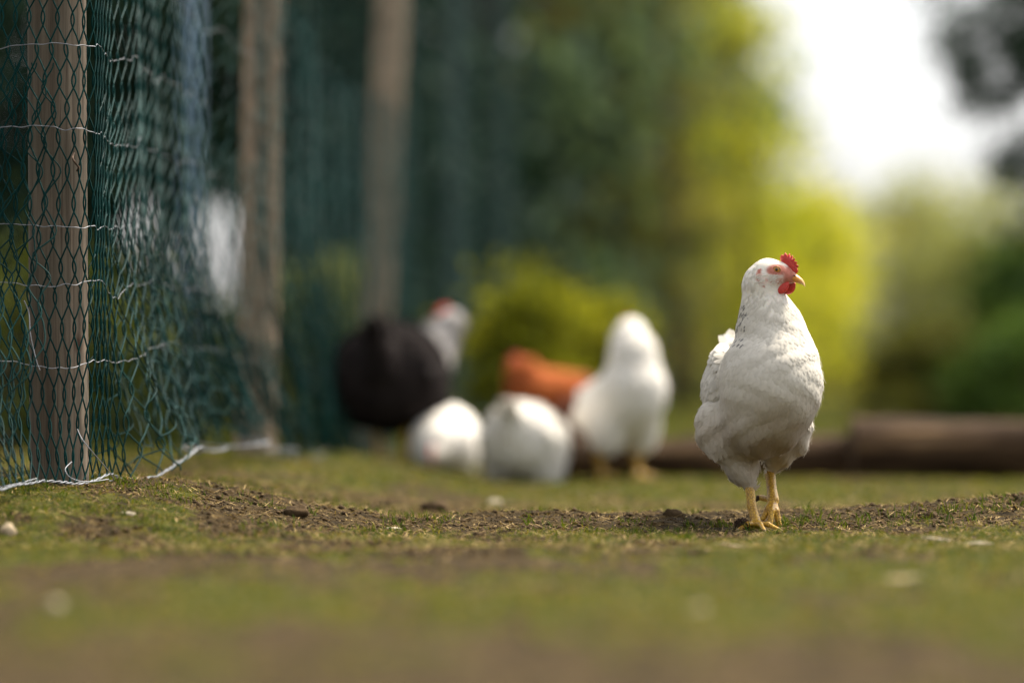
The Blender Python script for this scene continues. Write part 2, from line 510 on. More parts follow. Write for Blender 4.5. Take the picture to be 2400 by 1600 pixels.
# tall tufts standing up out of the sharp strip
for (px, py, n_, hh) in ((1215, 1180, 16, .028), (905, 1190, 12, .020), (720, 1160, 10, .018), (1990, 1195, 14, .022), (1330, 1185, 40, .013), (1660, 1190, 60, .012),
                        (2180, 1190, 10, .026), (1960, 1190, 12, .024), (2290, 1180, 60, .013), (540, 1150, 60, .010), (250, 1130, 220, .012), (120, 1135, 200, .012),
                        (640, 1210, 90, .010), (1800, 1195, 50, .014), (1840, 1205, 30, .016), (60, 1150, 120, .012), (1020, 1172, 20, .015), (2080, 1200, 60, .012), (1450, 1190, 40, .012)):
    c0 = V(px, py, 5.86)
    g = np.random.default_rng(px)
    x = c0[0] + g.normal(0, 0.004 + 0.00020 * n_, n_); d = 5.86 + g.normal(0, 0.02, n_)
    def one(n2, xr, dr): pass
    z = ground_h(x, d)
    a = g.uniform(0, 6.28, n_); le = g.uniform(0.05, 0.6, n_); L = hh * g.uniform(0.4, 1.15, n_)
    p0 = np.stack([x, d, z - .002], -1)
    p1 = p0 + np.stack([np.cos(a) * le, np.sin(a) * le, np.ones(n_)], -1) * L[:, None] * .5
    p2 = p1 + norm(np.stack([np.cos(a) * le * 2.2, np.sin(a) * le * 2.2, np.ones(n_) * .8], -1)) * L[:, None] * .55
    b = g.uniform(0, 3.14, n_)
    sd = np.stack([np.cos(b), np.sin(b), np.zeros(n_)], -1) * 0.0010
    vv = np.stack([p0 - sd, p0 + sd, p1 - sd * .8, p1 + sd * .8, p2], 1).reshape(-1, 3)
    i = np.arange(n_) * 5
    f = np.concatenate([np.stack([i, i + 1, i + 3], -1), np.stack([i, i + 3, i + 2], -1), np.stack([i + 2, i + 3, i + 4], -1)])
    parts.append((vv, f, np.repeat(g.uniform(0.1, 0.5, n_), 5)))
vv, ff, tt = join(parts)
tag(mesh_obj('grass', vv, ff, M['blade'], smooth=False, attrs={'tint': tt}), 'short sparse green grass blades over the ground', 'grass', None, 'stuff')
parts = [
    blades(34000, (-1, 1), (5.0, 7.4), 0.006, 0.028, 0.0007, 12, None, 0.5, (0, 1.25), True),
    blades(3000, (-1.1, 1.1), (2.2, 5.0), 0.006, 0.030, 0.0010, 13, None, 0.5, (0, 1), True),
    blades(9000, (-1.1, 1.1), (7.4, 12.0), 0.01, 0.030, 0.0016, 14, None, 0.5, (0, 1), True),
]
vv, ff, tt = join(parts)
tag(mesh_obj('dry_straw', vv, ff, M['straw'], smooth=False, attrs={'tint': tt}), 'dry brown stalks and needles littering the soil', 'straw litter', None, 'stuff')
# soil crumbs
g = np.random.default_rng(21)
n = 26000
d = g.uniform(4.9, 7.2, n); x = g.uniform(-1, 1, n) * d * 0.15
k = (cover(x, d) < 0.42 + 0.2 * g.uniform(-1, 1, n))
x, d = x[k], d[k]; n = len(x)
oct_v = np.array([[1, 0, 0], [0, 1, 0], [-1, 0, 0], [0, -1, 0], [0, 0, 1], [0, 0, -.6]], float)
oct_f = np.array([[0, 1, 4], [1, 2, 4], [2, 3, 4], [3, 0, 4], [1, 0, 5], [2, 1, 5], [3, 2, 5], [0, 3, 5]])
sz = 0.0008 + 0.0072 * g.beta(1.1, 6, n)
vv = (oct_v[None] * g.uniform(0.6, 1.4, (n, 6, 1))) * sz[:, None, None] * np.array([1.3, 1.3, 0.9])
a = g.uniform(0, 6.28, n)
ca, sa = np.cos(a)[:, None], np.sin(a)[:, None]
vv = np.stack([vv[:, :, 0] * ca - vv[:, :, 1] * sa, vv[:, :, 0] * sa + vv[:, :, 1] * ca, vv[:, :, 2]], -1)
vv = vv + np.stack([x, d, ground_h(x, d) + sz * 0.3], -1)[:, None, :]
ff = (oct_f[None] + (np.arange(n) * 6)[:, None, None]).reshape(-1, 3)
tag(mesh_obj('soil_crumbs', vv.reshape(-1, 3), ff, M['clod'], smooth=False), 'loose crumbs of dark brown soil', 'soil crumbs', None, 'stuff')

# ---------------------------------------------------------------- generic shapes
def tube(pts, rad, sides=8, closed_ends=True, up=None):
    pts = np.asarray(pts, float); n = len(pts)
    rad = np.full(n, rad) if np.isscalar(rad) else np.asarray(rad, float)
    tg = norm(np.gradient(pts, axis=0))
    ref = np.array([0.31, 0.22, 0.92]) if abs(tg[0][2]) < 0.8 else np.array([0.9, 0.3, 0.1])
    s = norm(ref - tg * (tg @ ref)[:, None]); w = np.cross(tg, s)
    a = np.linspace(0, 2 * math.pi, sides, endpoint=False)
    ring = s[:, None, :] * np.cos(a)[None, :, None] + w[:, None, :] * np.sin(a)[None, :, None]
    vs = (pts[:, None, :] + ring * rad[:, None, None]).reshape(-1, 3)
    i = np.arange(n - 1)[:, None] * sides; j = np.arange(sides)[None, :]; j2 = (j + 1) % sides
    fs = np.stack([i + j, i + j2, i + sides + j2, i + sides + j], -1).reshape(-1, 4)
    if closed_ends:
        vs = np.concatenate([vs, pts[:1], pts[-1:]])
        c0, c1 = n * sides, n * sides + 1
        jj = np.arange(sides); jn = (jj + 1) % sides
        e0 = np.stack([np.full(sides, c0), jn, jj, jj], -1); e1 = np.stack([np.full(sides, c1), (n - 1) * sides + jj, (n - 1) * sides + jn, (n - 1) * sides + jn], -1)
        caps = [(int(p[0]), int(p[1]), int(p[2])) for p in e0] + [(int(p[0]), int(p[1]), int(p[2])) for p in e1]
        return vs, [tuple(int(q) for q in f) for f in fs] + caps
    return vs, fs
def merge(lst):
    vs, fs = [], []
    o = 0
    for v_, f_ in lst:
        vs.append(np.asarray(v_)); fs += [tuple(int(q) + o for q in f) for f in f_]; o += len(v_)
    return np.concatenate(vs), fs
def spline(P, n):
    P = np.asarray(P, float); m = len(P)
    tt = np.linspace(0, m - 1, n); i = np.minimum(tt.astype(int), m - 2); f = (tt - i)[:, None]
    p0 = P[np.maximum(i - 1, 0)]; p1 = P[i]; p2 = P[i + 1]; p3 = P[np.minimum(i + 2, m - 1)]
    return 0.5 * ((2 * p1) + (-p0 + p2) * f + (2 * p0 - 5 * p1 + 4 * p2 - p3) * f ** 2 + (-p0 + 3 * p1 - 3 * p2 + p3) * f ** 3)

# ---------------------------------------------------------------- netting fence
def line_x(d): return 0.051 * d - 0.987
fence = empty('netting_fence', (line_x(5.85), 5.85, 0.06))
tag(fence, 'long netting fence of grey wooden posts and sagging green wire mesh on the left', 'fence')
FO = np.array(fence.location)
POSTS = [(5.85, .0435, 2.1), (8.45, .043, 2.2), (11.7, .046, 2.2), (14.9, .024, 2.2), (18.2, .024, 2.2), (21.6, .024, 2.2), (25.2, .024, 2.2), (29.0, .024, 2.2)]
for k, (d, r, H) in enumerate(POSTS):
    na, nz = 40, 90 if k == 0 else 30
    zs = np.linspace(-0.25, H, nz); an = np.linspace(0, 2 * math.pi, na, endpoint=False)
    A, Z = np.meshgrid(an, zs)
    rr = r * (1 + 0.03 * np.sin(2 * A + 1) + 0.015 * np.sin(5 * A + k) + 0.02 * (vnoise(A * 3, Z * 3, k) - .5))
    notch = 0.10 * np.exp(-((A - 5.55 + 0.05 * np.sin(Z * 3)) / 0.06) ** 2)           # drying crack
    notch += 0.06 * np.exp(-((A - 4.55 + 0.08 * np.sin(Z * 2 + 1)) / 0.04) ** 2)
    rr = rr * (1 - notch)
    lx = {0: -0.008, 1: 0.018, 2: 0.048}.get(k, 0.0); ox = {1: -0.01, 2: -0.044}.get(k, 0.0)
    X = line_x(d) + ox + rr * np.cos(A) + lx * Z; Y = d + rr * np.sin(A)
    vs = np.stack([X, Y, Z], -1).reshape(-1, 3)
    idx = np.arange(na * nz).reshape(nz, na)
    f = np.stack([idx[:-1], np.roll(idx, -1, 1)[:-1], np.roll(idx, -1, 1)[1:], idx[1:]], -1).reshape(-1, 4)
    fl = [tuple(int(q) for q in q4) for q4 in f] + [tuple(int(q) for q in idx[-1])]
    o_ = mesh_obj('fence_post', vs, fl, M['post'] if k == 0 else M['post_pale'] if k < 3 else M['steel'], fence, org=FO)
    if k > 2: o_['label'] = 'slim dark green metal fence post'

# the netting: a surface between a hanging line beside the posts and a bottom line lying on the ground
st = [  # (plan x, plan d), bottom point
    ((-1.30, 5.98), V(-200, 1135, 5.10)),
    ((-1.00, 5.86), V(-60, 1125, 5.35)),
    ((-0.83, 5.79), V(50, 1112, 5.55)),
    ((-0.745, 5.775), V(100, 1104, 5.70)),
    ((-0.700, 5.765), V(138, 1108, 5.74)),
    ((-0.655, 5.775), V(168, 1105, 5.78)),
    ((-0.632, 5.81), V(210, 1095, 5.83)),
    ((-0.628, 5.87), V(262, 1090, 5.92)),
    ((line_x(5.97) + .055, 5.97), V(300, 1106, 5.98)),
    ((line_x(6.12) + .06, 6.12), V(400, 1076, 6.2)),
    ((line_x(6.30) + .06, 6.30), V(450, 1035, 6.45)),
    ((line_x(6.60) + .06, 6.60), V(510, 1026, 6.85)),
    ((line_x(7.10) + .055, 7.10), V(590, 1012, 7.4)),
    ((line_x(7.75) + .06, 7.75), V(655, 1045, 8.0)),
    ((line_x(8.45) + .06, 8.45), V(715, 1075, 8.8)),
    ((line_x(9.3) + .055, 9.30), V(765, 1070, 9.6)),
    ((line_x(10.6) + .055, 10.6), V(810, 1062, 10.6)),
    ((line_x(11.7) + .06, 11.7), V(865, 1050, 11.7)),
    ((line_x(13.5) + .055, 13.5), (line_x(13.5) + .16, 13.5, 0.02)),
    ((line_x(16.5) + .055, 16.5), (line_x(16.5) + .14, 16.5, 0.02)),
    ((line_x(22) + .055, 22), (line_x(22) + .16, 22, 0.10)),
    ((line_x(30) + .055, 30), (line_x(30) + .16, 30, 0.14)),
]
PT = np.array([s[0] for s in st]); PB = np.array([s[1] for s in st], float)
seg = np.r_[0, np.cumsum(np.linalg.norm(np.diff(PT, axis=0), axis=1))]
def net_pt(u, w):
    """u metres along the fence, w 0 at the top .. 1 at the bottom edge"""
    u = u + 0.06 * w * w * sstep(seg[7], seg[10], u) * (1 - sstep(seg[17], seg[19], u))
    px = np.interp(u, seg, PT[:, 0]); py = np.interp(u, seg, PT[:, 1])
    bx = np.interp(u, seg, PB[:, 0]); by = np.interp(u, seg, PB[:, 1]); bz = np.interp(u, seg, PB[:, 2])
    top = 2.05
    z = top + (bz - top) * w
    z0 = np.where(py < 8.2, 0.52, 0.62)
    e = np.clip((z0 - z) / (z0 - bz), 0, 1) ** 1.55
    fold = 0.010 * np.sin(u * 21 + 3 * z) + 0.012 * (vnoise(u * 7, z * 2, 5) - .5) * 2
    fa = 0.35 + 1.6 * e
    far = sstep(5.95, 6.6, py)
    sw = 0.030 * np.sin(u * 2.1 + 1.2) * far * (0.4 + z * 0.5)
    x = px + (bx - px) * e + fold * fa * (0.35 + far) + sw
    y = py + (by - py) * e - fold * fa * 0.6 * (1 - far)
    return np.stack([x, y, z + 0.004 * (vnoise(u * 14, z * 9, 8) - .5) * 2], -1)

def wires(u0, u1, du, rows, seg_per, r, sides, jit, wlo=0.0, whi=1.0, seed=0):
    g = np.random.default_rng(seed)
    us = [u0]
    while us[-1] < u1:
        us.append(us[-1] + du(us[-1]))
    us = np.array(us)
    nw = len(us)
    m = rows * seg_per + 1
    t = np.linspace(0, rows, m)
    w = wlo + (whi - wlo) * t / rows
    wav = np.cos(math.pi * t)
    wav = np.sign(wav) * np.abs(wav) ** 1.15
    ph = (-1.0) ** np.arange(nw)
    dus = np.gradient(us)
    U = us[:, None] + ph[:, None] * wav[None, :] * dus[:, None] * 0.73
    kz = vnoise(us[:, None] * 5, t[None, :] * 0.35, seed + 3) - .5
    W = w[None, :] + 0.0035 * np.sin(us * 3.0)[:, None] + 0.008 * kz * np.sin(np.pi * (w[None, :] - wlo) / (whi - wlo + 1e-9))
    W = np.clip(W, 0, 1)
    U = U + jit * (vnoise(us[:, None] * 17, t[None, :] * 1.3, seed + 1) - .5) * 2
    P = net_pt(U, W)                                             # nw, m, 3
    side_off = np.sin(math.pi * t * 1.0 + 0.6)[None, :, None] * np.array([0.4, -1, 0]) * r * 1.1 * ph[:, None, None]
    P = P + side_off
    gzz = ground_h(P[..., 0], P[..., 1]) + r
    P[..., 2] = np.maximum(P[..., 2], gzz)
    tg = norm(np.gradient(P, axis=1))
    ref = np.array([0.5, -0.85, 0.1])
    s = norm(np.cross(tg, ref)); q = np.cross(tg, s)
    a = np.linspace(0, 2 * math.pi, sides, endpoint=False)
    ring = s[:, :, None, :] * np.cos(a)[None, None, :, None] + q[:, :, None, :] * np.sin(a)[None, None, :, None]
    vs = (P[:, :, None, :] + ring * r).reshape(-1, 3)
    wi = np.arange(nw)[:, None, None] * (m * sides)
    ii = np.arange(m - 1)[None, :, None] * sides
    jj = np.arange(sides)[None, None, :]; jn = (jj + 1) % sides
    f = np.stack([wi + ii + jj, wi + ii + jn, wi + ii + sides + jn, wi + ii + sides + jj], -1).reshape(-1, 4)
    return vs, f
S_POST = seg[3]; S_PEND = seg[7]
def du_near(u):
    if u < S_POST - 0.1: return 0.016
    if u < S_PEND: return 0.0112
    if u < seg[8]: return 0.020
    return 0.036
ROWS = 42
v1, f1 = wires(0.0, seg[12], du_near, ROWS, 9, 0.00135, 5, 0.0026, seed=2)
v2, f2 = wires(seg[12], seg[18], lambda u: 0.075, ROWS - 4, 5, 0.0010, 3, 0.004, seed=4)
v3, f3 = wires(seg[18], seg[21], lambda u: 0.120, 26, 4, 0.0017, 3, 0.004, seed=6)
nv = np.concatenate([v1, v2, v3]); nf = np.concatenate([f1, f2 + len(v1), f3 + len(v1) + len(v2)])
mesh_obj('wire_mesh', nv, nf, M['net'], fence, org=FO)
# a second loose layer folded back over the foot of the netting
def fold_layer(u0, u1, du, rows, off, seed, wlo, yo=0.06):
    v_, f_ = wires(u0, u1, du, rows, 7, 0.0012, 4, 0.010, wlo, 0.985, seed)
    z = v_[:, 2]
    k = sstep(0.55, 0.1, z)
    v_[:, 0] += off * k + 0.02 * np.sin(v_[:, 1] * 9 + z * 20) * k
    v_[:, 1] += yo * k
    v_[:, 2] = np.maximum(v_[:, 2] + 0.025 * k * np.sin(v_[:, 1] * 13), ground_h(v_[:, 0], v_[:, 1]) + .001)
    return v_, f_
a1 = fold_layer(seg[7], seg[13], lambda u: 0.035, 14, -0.05, 31, 0.70)
a2 = fold_layer(seg[0], seg[4], lambda u: 0.014, 15, -0.03, 33, 0.68, -0.16)
a5 = fold_layer(seg[11], seg[14], lambda u: 0.016, 5, 0.035, 39, 0.88)
a4 = fold_layer(seg[13], seg[17], lambda u: 0.020, 22, 0.035, 37, 0.50)
a3 = fold_layer(seg[8], seg[12], lambda u: 0.040, 9, 0.025, 35, 0.80)
nv, nf, _o = [], [], 0
for q_ in (a1, a2, a3, a4, a5):
    nv.append(q_[0]); nf.append(q_[1] + _o); _o += len(q_[0])
nv = np.concatenate(nv); nf = np.concatenate(nf)
mesh_obj('folded_mesh', nv, nf, M['net'], fence, org=FO)
# silver line wires
for py, sd in ((115, 1), (312, 2), (522, 3), (664, 4), (840, 5), (-120, 6)):
    z = CAM_H + (HY - py * 1.0204) * 5.77 / FPX
    u = np.arange(0.0, seg[12] + .12 * sd, 0.004)
    w = (2.05 - z) / (2.05 - 0.07)
    W = np.full_like(u, w) + 0.005 * (vnoise(u * 8, u * 0 + sd, sd) - .5) * 2 + 0.0016 * (vnoise(u * 60, u * 0 + sd, sd + 9) - .5) * 2
    P = net_pt(u, W)
    P[:, 1] -= 0.0015
    vs, f = tube(P, np.where(u < seg[7], 0.00075, 0.0005), 5, False)
    mesh_obj('line_wire', vs, f, M['silver'], fence, org=FO)
# border wires twisted at the bottom
u = np.arange(0.0, seg[18], 0.006)
P = net_pt(u, np.full_like(u, 1.0))
for k in range(2):
    tw = 0.0013
    Q = P + np.stack([tw * np.cos(u * 160 + k * math.pi), u * 0, tw * np.sin(u * 160 + k * math.pi)], -1) * 1.0
    Q[:, 2] += 0.012 * (vnoise(u * 11, u * 0 + 2, 77) - .5)
    Q[:, 2] = np.maximum(Q[:, 2], ground_h(Q[:, 0], Q[:, 1]) + 0.002)
    vs, f = tube(Q, 0.00115, 6, False)
    mesh_obj('border_wire', vs, f, M['silver'], fence, org=FO)
# loose loops of wire at the foot of the first post
for pts in ([(178, 985, 5.77), (190, 1010, 5.75), (215, 1040, 5.76), (245, 1075, 5.80), (262, 1100, 5.84), (250, 1104, 5.84)],
            [(165, 1060, 5.74), (150, 1078, 5.72), (165, 1098, 5.72), (200, 1106, 5.74), (250, 1100, 5.78)],
            [(55, 690, 5.72), (66, 720, 5.72), (70, 770, 5.71), (84, 830, 5.71), (92, 850, 5.71)],
            [(0, 1118, 5.60), (40, 1110, 5.62), (85, 1098, 5.66)]):
    vs, f = tube(spline([V(*p) for p in pts], 40), 0.0008, 5)
    mesh_obj('loose_wire', vs, f, M['silver'], fence, org=FO)
# fencing staple and bent nail on the post
vs, f = tube(spline([V(170, 352, 5.79), V(166, 362, 5.76), V(172, 374, 5.755), V(180, 384, 5.77), V(176, 392, 5.79)], 20), 0.0016, 6)
mesh_obj('staple', vs, f, M['cone'], fence, org=FO)

# thin blue-grey pole further back
pole = empty('metal_pole', (-1.03, 12.3, 0))
tag(pole, 'slim blue grey pole behind the netting between the first two wooden posts', 'pole')
vs, f = tube([(0, 0, -.2), (0.0, 0, 1.0), (0.005, 0, 2.4)], 0.030, 16)
mesh_obj('pole_tube', vs, f, M['pole'], pole)
vs, f = tube([(0.005, 0, 2.4), (0.005, 0, 2.43)], [0.034, 0.028], 16)
mesh_obj('end_cap', vs, f, M['pole'], pole)

# ---------------------------------------------------------------- implicit surfaces for birds
def ell(c, r, rot=None): return ('e', np.array(c, float), np.array(r, float), rot)
def cone(a, b, ra, rb): return ('c', np.array(a, float), np.array(b, float), ra, rb)
def sdf(prims, P, k):
    out = None
    for p in prims:
        if p[0] == 'e':
            q = P - p[1]
            if p[3] is not None: q = q @ p[3]
            k0 = np.linalg.norm(q / p[2], axis=-1); k1 = np.linalg.norm(q / p[2] ** 2, axis=-1) + 1e-9
            dd = k0 * (k0 - 1) / k1
        else:
            a, b, ra, rb = p[1:]
            ba = b - a; L2 = ba @ ba
            h = np.clip(((P - a) @ ba) / L2, 0, 1)
            dd = np.linalg.norm(P - a - h[..., None] * ba, axis=-1) - (ra + (rb - ra) * h)
        if out is None: out = dd
        else:
            hh = np.clip(0.5 + 0.5 * (out - dd) / k, 0, 1)
            out = out * (1 - hh) + dd * hh - k * hh * (1 - hh)
    return out
def surf_nets(fn, lo, hi, vox):
    lo = np.array(lo, float); hi = np.array(hi, float)
    n = np.ceil((hi - lo) / vox).astype(int) + 1
    ax = [lo[i] + vox * np.arange(n[i]) for i in range(3)]
    G = np.stack(np.meshgrid(*ax, indexing='ij'), -1)
    Fv = fn(G.reshape(-1, 3)).reshape(n)
    S = Fv < 0
    cs = tuple(n - 1)
    acc = np.zeros(cs + (3,)); cnt = np.zeros(cs)
    offs = [(i, j, k) for i in (0, 1) for j in (0, 1) for k in (0, 1)]
    def sl(o): return tuple(slice(o[i], o[i] + cs[i]) for i in range(3))
    for a in offs:
        for axd in range(3):
            if a[axd]: continue
            b = list(a); b[axd] = 1; b = tuple(b)
            fa, fb = Fv[sl(a)], Fv[sl(b)]
            cr = S[sl(a)] != S[sl(b)]
            t_ = np.where(cr, fa / np.where(cr, fa - fb, 1), 0)
            for q in range(3):
                acc[..., q] += np.where(cr, (t_ if q == axd else a[q]), 0)
            cnt += cr
    act = cnt > 0
    vid = -np.ones(cs, int); vid[act] = np.arange(act.sum())
    ci = np.argwhere(act)
    vs = lo + (ci + acc[act] / cnt[act][:, None]) * vox
    fs = []
    for axd in range(3):
        o1, o2 = [(1, 2), (2, 0), (0, 1)][axd]
        a = [slice(0, n[i]) for i in range(3)]; b = list(a)
        a[axd] = slice(0, n[axd] - 1); b[axd] = slice(1, n[axd])
        A_, B_ = S[tuple(a)], S[tuple(b)]
        cr = np.argwhere(A_ != B_)
        ok = (cr[:, o1] > 0) & (cr[:, o2] > 0) & (cr[:, o1] < n[o1] - 1) & (cr[:, o2] < n[o2] - 1)
        cr = cr[ok]
        sgn = A_[tuple(cr.T)]
        def cell(d1, d2):
            c = cr.copy(); c[:, o1] -= d1; c[:, o2] -= d2
            return vid[tuple(c.T)]
        q = np.stack([cell(1, 1), cell(0, 1), cell(0, 0), cell(1, 0)], -1)
        q[~sgn] = q[~sgn][:, ::-1]
        fs.append(q)
    return vs, np.concatenate(fs)
def grad(fn, P, e=0.0008):
    g = np.stack([fn(P + np.eye(3)[i] * e) - fn(P - np.eye(3)[i] * e) for i in range(3)], -1)
    return norm(g)
def bounds(prims, pad=0.02):
    lo, hi = np.full(3, 9e9), np.full(3, -9e9)
    for p in prims:
        if p[0] == 'e':
            rr = np.full(3, max(p[2])) if p[3] is not None else p[2]
            lo = np.minimum(lo, p[1] - rr); hi = np.maximum(hi, p[1] + rr)
        else:
            for c_, r_ in ((p[1], p[3]), (p[2], p[4])):
                lo = np.minimum(lo, c_ - r_); hi = np.maximum(hi, c_ + r_)
    return lo - pad, hi + pad

def feathers(P, N, flow, L, W, lift, curl, g, nl=5, side_curve=0.20):
    """small shield-shaped vanes lying on the surface, tips along flow"""
    n = len(P)
    T = norm(flow - N * np.sum(flow * N, -1, keepdims=True))
    B = np.cross(N, T)
    a = g.normal(0, 0.20, n)[:, None]
    T, B = T * np.cos(a) + B * np.sin(a), B * np.cos(a) - T * np.sin(a)
    L = L[:, None]; W = W[:, None]
    ts = np.linspace(0, 1, nl)
    prof = np.array([0.55, 0.95, 1.0, 0.78, 0.18]) if nl == 5 else np.interp(ts, [0, .2, .6, .85, 1], [.35, .9, 1, .8, .1])
    vs = []
    for i, t_ in enumerate(ts):
        c = P + T * L * (t_ - 0.25) + N * (lift[:, None] * (0.25 + t_ * 1.1) - curl[:, None] * L * t_ ** 2)
        for s_ in (-1, 0, 1):
            vs.append(c + B * W * prof[i] * s_ - N * W * side_curve * abs(s_) * prof[i])
    vs = np.stack(vs, 1)
    base = (np.arange(n) * (nl * 3))[:, None]
    fs = []
    for i in range(nl - 1):
        for s_ in (0, 1):
            q = np.array([i * 3 + s_, i * 3 + s_ + 1, (i + 1) * 3 + s_ + 1, (i + 1) * 3 + s_])
            fs.append(base + q)
    fs = np.stack(fs, 1).reshape(-1, 4)[:, ::-1]
    return vs.reshape(-1, 3), fs, nl * 3

# ---------------------------------------------------------------- the white hen in focus
HB = np.array([V(1748, 1212, 5.80)[0], 5.80, 0.0])
hero = empty('hen', HB)
tag(hero, 'sharp white hen with red comb walking on the right, one foot lifted', 'hen')
fwd = norm(np.array([0.93, -0.36, -0.06])); upv = np.array([0.05, 0, 1.0]); upv = norm(upv - fwd * (upv @ fwd)); lef = np.cross(upv, fwd)
HC = V(1776.5, 626, 5.755)
HM = np.stack([fwd, lef, upv], 1)            # local -> world columns
def HL(x, y, z): return HC + HM @ np.array([x, y, z])
hp = [
    ell(V(1770, 880, 5.765), (.078, .083, .088)),
    ell(V(1782, 805, 5.775), (.050, .056, .075)),
    ell(V(1752, 965, 5.79), (.068, .080, .056)),
    ell(V(1736, 880, 5.88), (.068, .115, .078)),
    ell(V(1702, 865, 5.99), (.044, .075, .060)),
    cone(V(1686, 835, 6.03), V(1674, 785, 6.09), .033, .012),
    ell(V(1644, 982, 5.83), (.0330, .045, .042)),
    ell(V(1812, 972, 5.86), (.037, .046, .052)),
    cone(V(1684, 1015, 5.82), V(1708, 1075, 5.83), .042, .021),
    cone(V(1708, 1075, 5.83), V(1723, 1116, 5.83), .021, .008),
    cone(V(1796, 1010, 5.87), V(1769, 1082, 5.89), .036, .010),
    cone(V(1751, 664, 5.765), V(1764, 750, 5.77), .0305, .043),
    cone(V(1764, 750, 5.77), V(1780, 820, 5.77), .043, .058),
    ell(V(1751, 643, 5.762), (.0215, .021, .0215)),
]
head_p = [
    ell(HC, (.027, .0155, .0185), HM),
    ell(HL(.006, -.006, -.006), (.019, .012, .012), HM),
    cone(HL(.012, 0, -.001), HL(.030, 0, -.006), .0135, .0085),
    cone(HL(-.010, 0, .003), V(1751, 642, 5.762), .0175, .0205),
]
lump = lambda P: 0.0016 * (np.sin(P[..., 0] * 95 + 2 * np.sin(P[..., 2] * 60)) * np.sin(P[..., 2] * 88 + P[..., 1] * 40))
def hfn(P):
    a = sdf(hp, P, 0.018); b = sdf(head_p, P, 0.008)
    k = 0.012; h = np.clip(0.5 + 0.5 * (a - b) / k, 0, 1)
    low = sstep(0.21, 0.12, P[..., 2])
    return a * (1 - h) + b * h - k * h * (1 - h) + lump(P) * (0.6 + low * 1.3) * sstep(0.36, 0.30, P[..., 2])
lo, hi = bounds(hp + head_p, 0.012)
bv, bf = surf_nets(hfn, lo, hi, 0.0027)
WHITE = np.array([0.80, 0.760, 0.685])
SKINC = np.array([0.46, 0.165, 0.12])
def dirt_shade(P):  # soiling plus shade painted into the colour low on the breast
    z = P[:, 2]
    k = sstep(0.235, 0.13, z) * sstep(5.90, 5.76, P[:, 1]) * (0.55 + 0.9 * (fbm(P[:, 0] * 40, z * 40, 71) - .2))
    side = sstep(0.335, 0.375, P[:, 0])
    return np.clip(k * (0.75 + 0.4 * side), 0, 1)
def plum_col(P):
    k = dirt_shade(P)[:, None] * 0.95
    return WHITE * (1 - k) + np.array([0.40, 0.31, 0.21]) * k
def face(P):
    q = (P - HC) @ HM
    x, y, z = q[:, 0], q[:, 1], q[:, 2]
    skin = np.zeros(len(P)); dark = np.zeros(len(P))
    inhead = (x > -0.024) & (z > -0.034) & (z < 0.03) & (x < 0.05)
    e = np.sqrt(((x - .0100) / .0160) ** 2 + ((z - .0032) / .0100) ** 2)
    skin = np.maximum(skin, sstep(1.1, 0.75, e))
    skin = np.maximum(skin, sstep(.017, .023, x) * sstep(.014, .006, z - .2 * (x - .02)))           # lores to beak base
    s2 = np.sqrt(((x - .012) / .019) ** 2 + ((z + .0125 + .0) / .006) ** 2)
    skin = np.maximum(skin, sstep(1.1, 0.7, s2) * .85)
    s3 = np.abs(np.sqrt((x - .002) ** 2 + (z + .004) ** 2) - .0175)                                   # ear fold behind the cheek
    skin = np.maximum(skin, sstep(.0046, .0020, s3) * (x < -.004) * (z < .004) * (z > -.026))
    streak = 0.5 + 0.5 * np.sin((z + 0.35 * x) * 2600 + 3 * np.sin(x * 400))
    cheek = (x > -.016) & (x < .02) & (z < -.003) & (z > -.02)
    skin = np.where(cheek, np.maximum(skin * (0.45 + .55 * streak), 0.35 * streak ** 2), skin)
    return np.where(inhead & (np.abs(y) > .002), skin, skin * 0), q
sk, q = face(bv)
bc = plum_col(bv)
bc = bc * (1 - sk[:, None]) + SKINC * sk[:, None] * (0.8 + 0.4 * rng.random((len(bv), 1)))
mesh_obj('body', bv - grad(hfn, bv) * (0.0009 * (1 - sstep(.325, .345, bv[:, 2])) * sstep(.085, .11, bv[:, 2]))[:, None], bf, M['hen_body'], hero, attrs={'fcol': bc}, org=HB)
# plumage over the body
N = grad(hfn, bv)
g = np.random.default_rng(5)
zz = bv[:, 2]
sel = g.choice(len(bv), 11500, replace=False)
P = bv[sel]; Nn = N[sel]; s_k, q = face(P)
keep = ~((q[:, 0] > -.018) & (q[:, 2] > -.030) & (q[:, 2] < .03) & (np.abs(q[:, 1]) < .03))
P, Nn = P[keep], Nn[keep]
n = len(P); z = P[:, 2]
flow = np.stack([-0.15 + 0 * z, 0.55 + 0 * z, -1.0 + 0 * z], -1)
back = sstep(5.88, 5.95, P[:, 1]); flow = flow * (1 - back[:, None]) + np.array([-0.25, 1.0, 0.15]) * back[:, None]
lowk = sstep(0.16, 0.09, z)
nk = sstep(0.27, 0.33, z)
# low feathers sweep in towards the legs
tgt = np.where(P[:, :1] < HB[0] + .012, V(1722, 1112, 5.83)[None, :], V(1768, 1090, 5.89)[None, :])
flow = flow * (1 - lowk[:, None]) + norm(tgt - P) * lowk[:, None]
L = (0.0120 - 0.002 * nk + 0.008 * lowk) * g.uniform(.8, 1.25, n)
W = (0.0056 - 0.0028 * nk - 0.0026 * lowk) * g.uniform(.8, 1.2, n)
lift = (0.00035 + 0.0005 * lowk - 0.0001 * nk) * g.uniform(.3, 1.5, n)
curl = (0.06 * (1 - lowk) + .16 * lowk) * g.uniform(.2, 1.1, n)
hs = sstep(0.345, 0.375, z)
L *= 1 - .35 * hs; W *= 1 - .3 * hs
fv, ff, per = feathers(P, Nn, flow, L, W, lift, curl, g, side_curve=0.13)
fc = plum_col(P) * g.uniform(.96, 1.03, (n, 1))
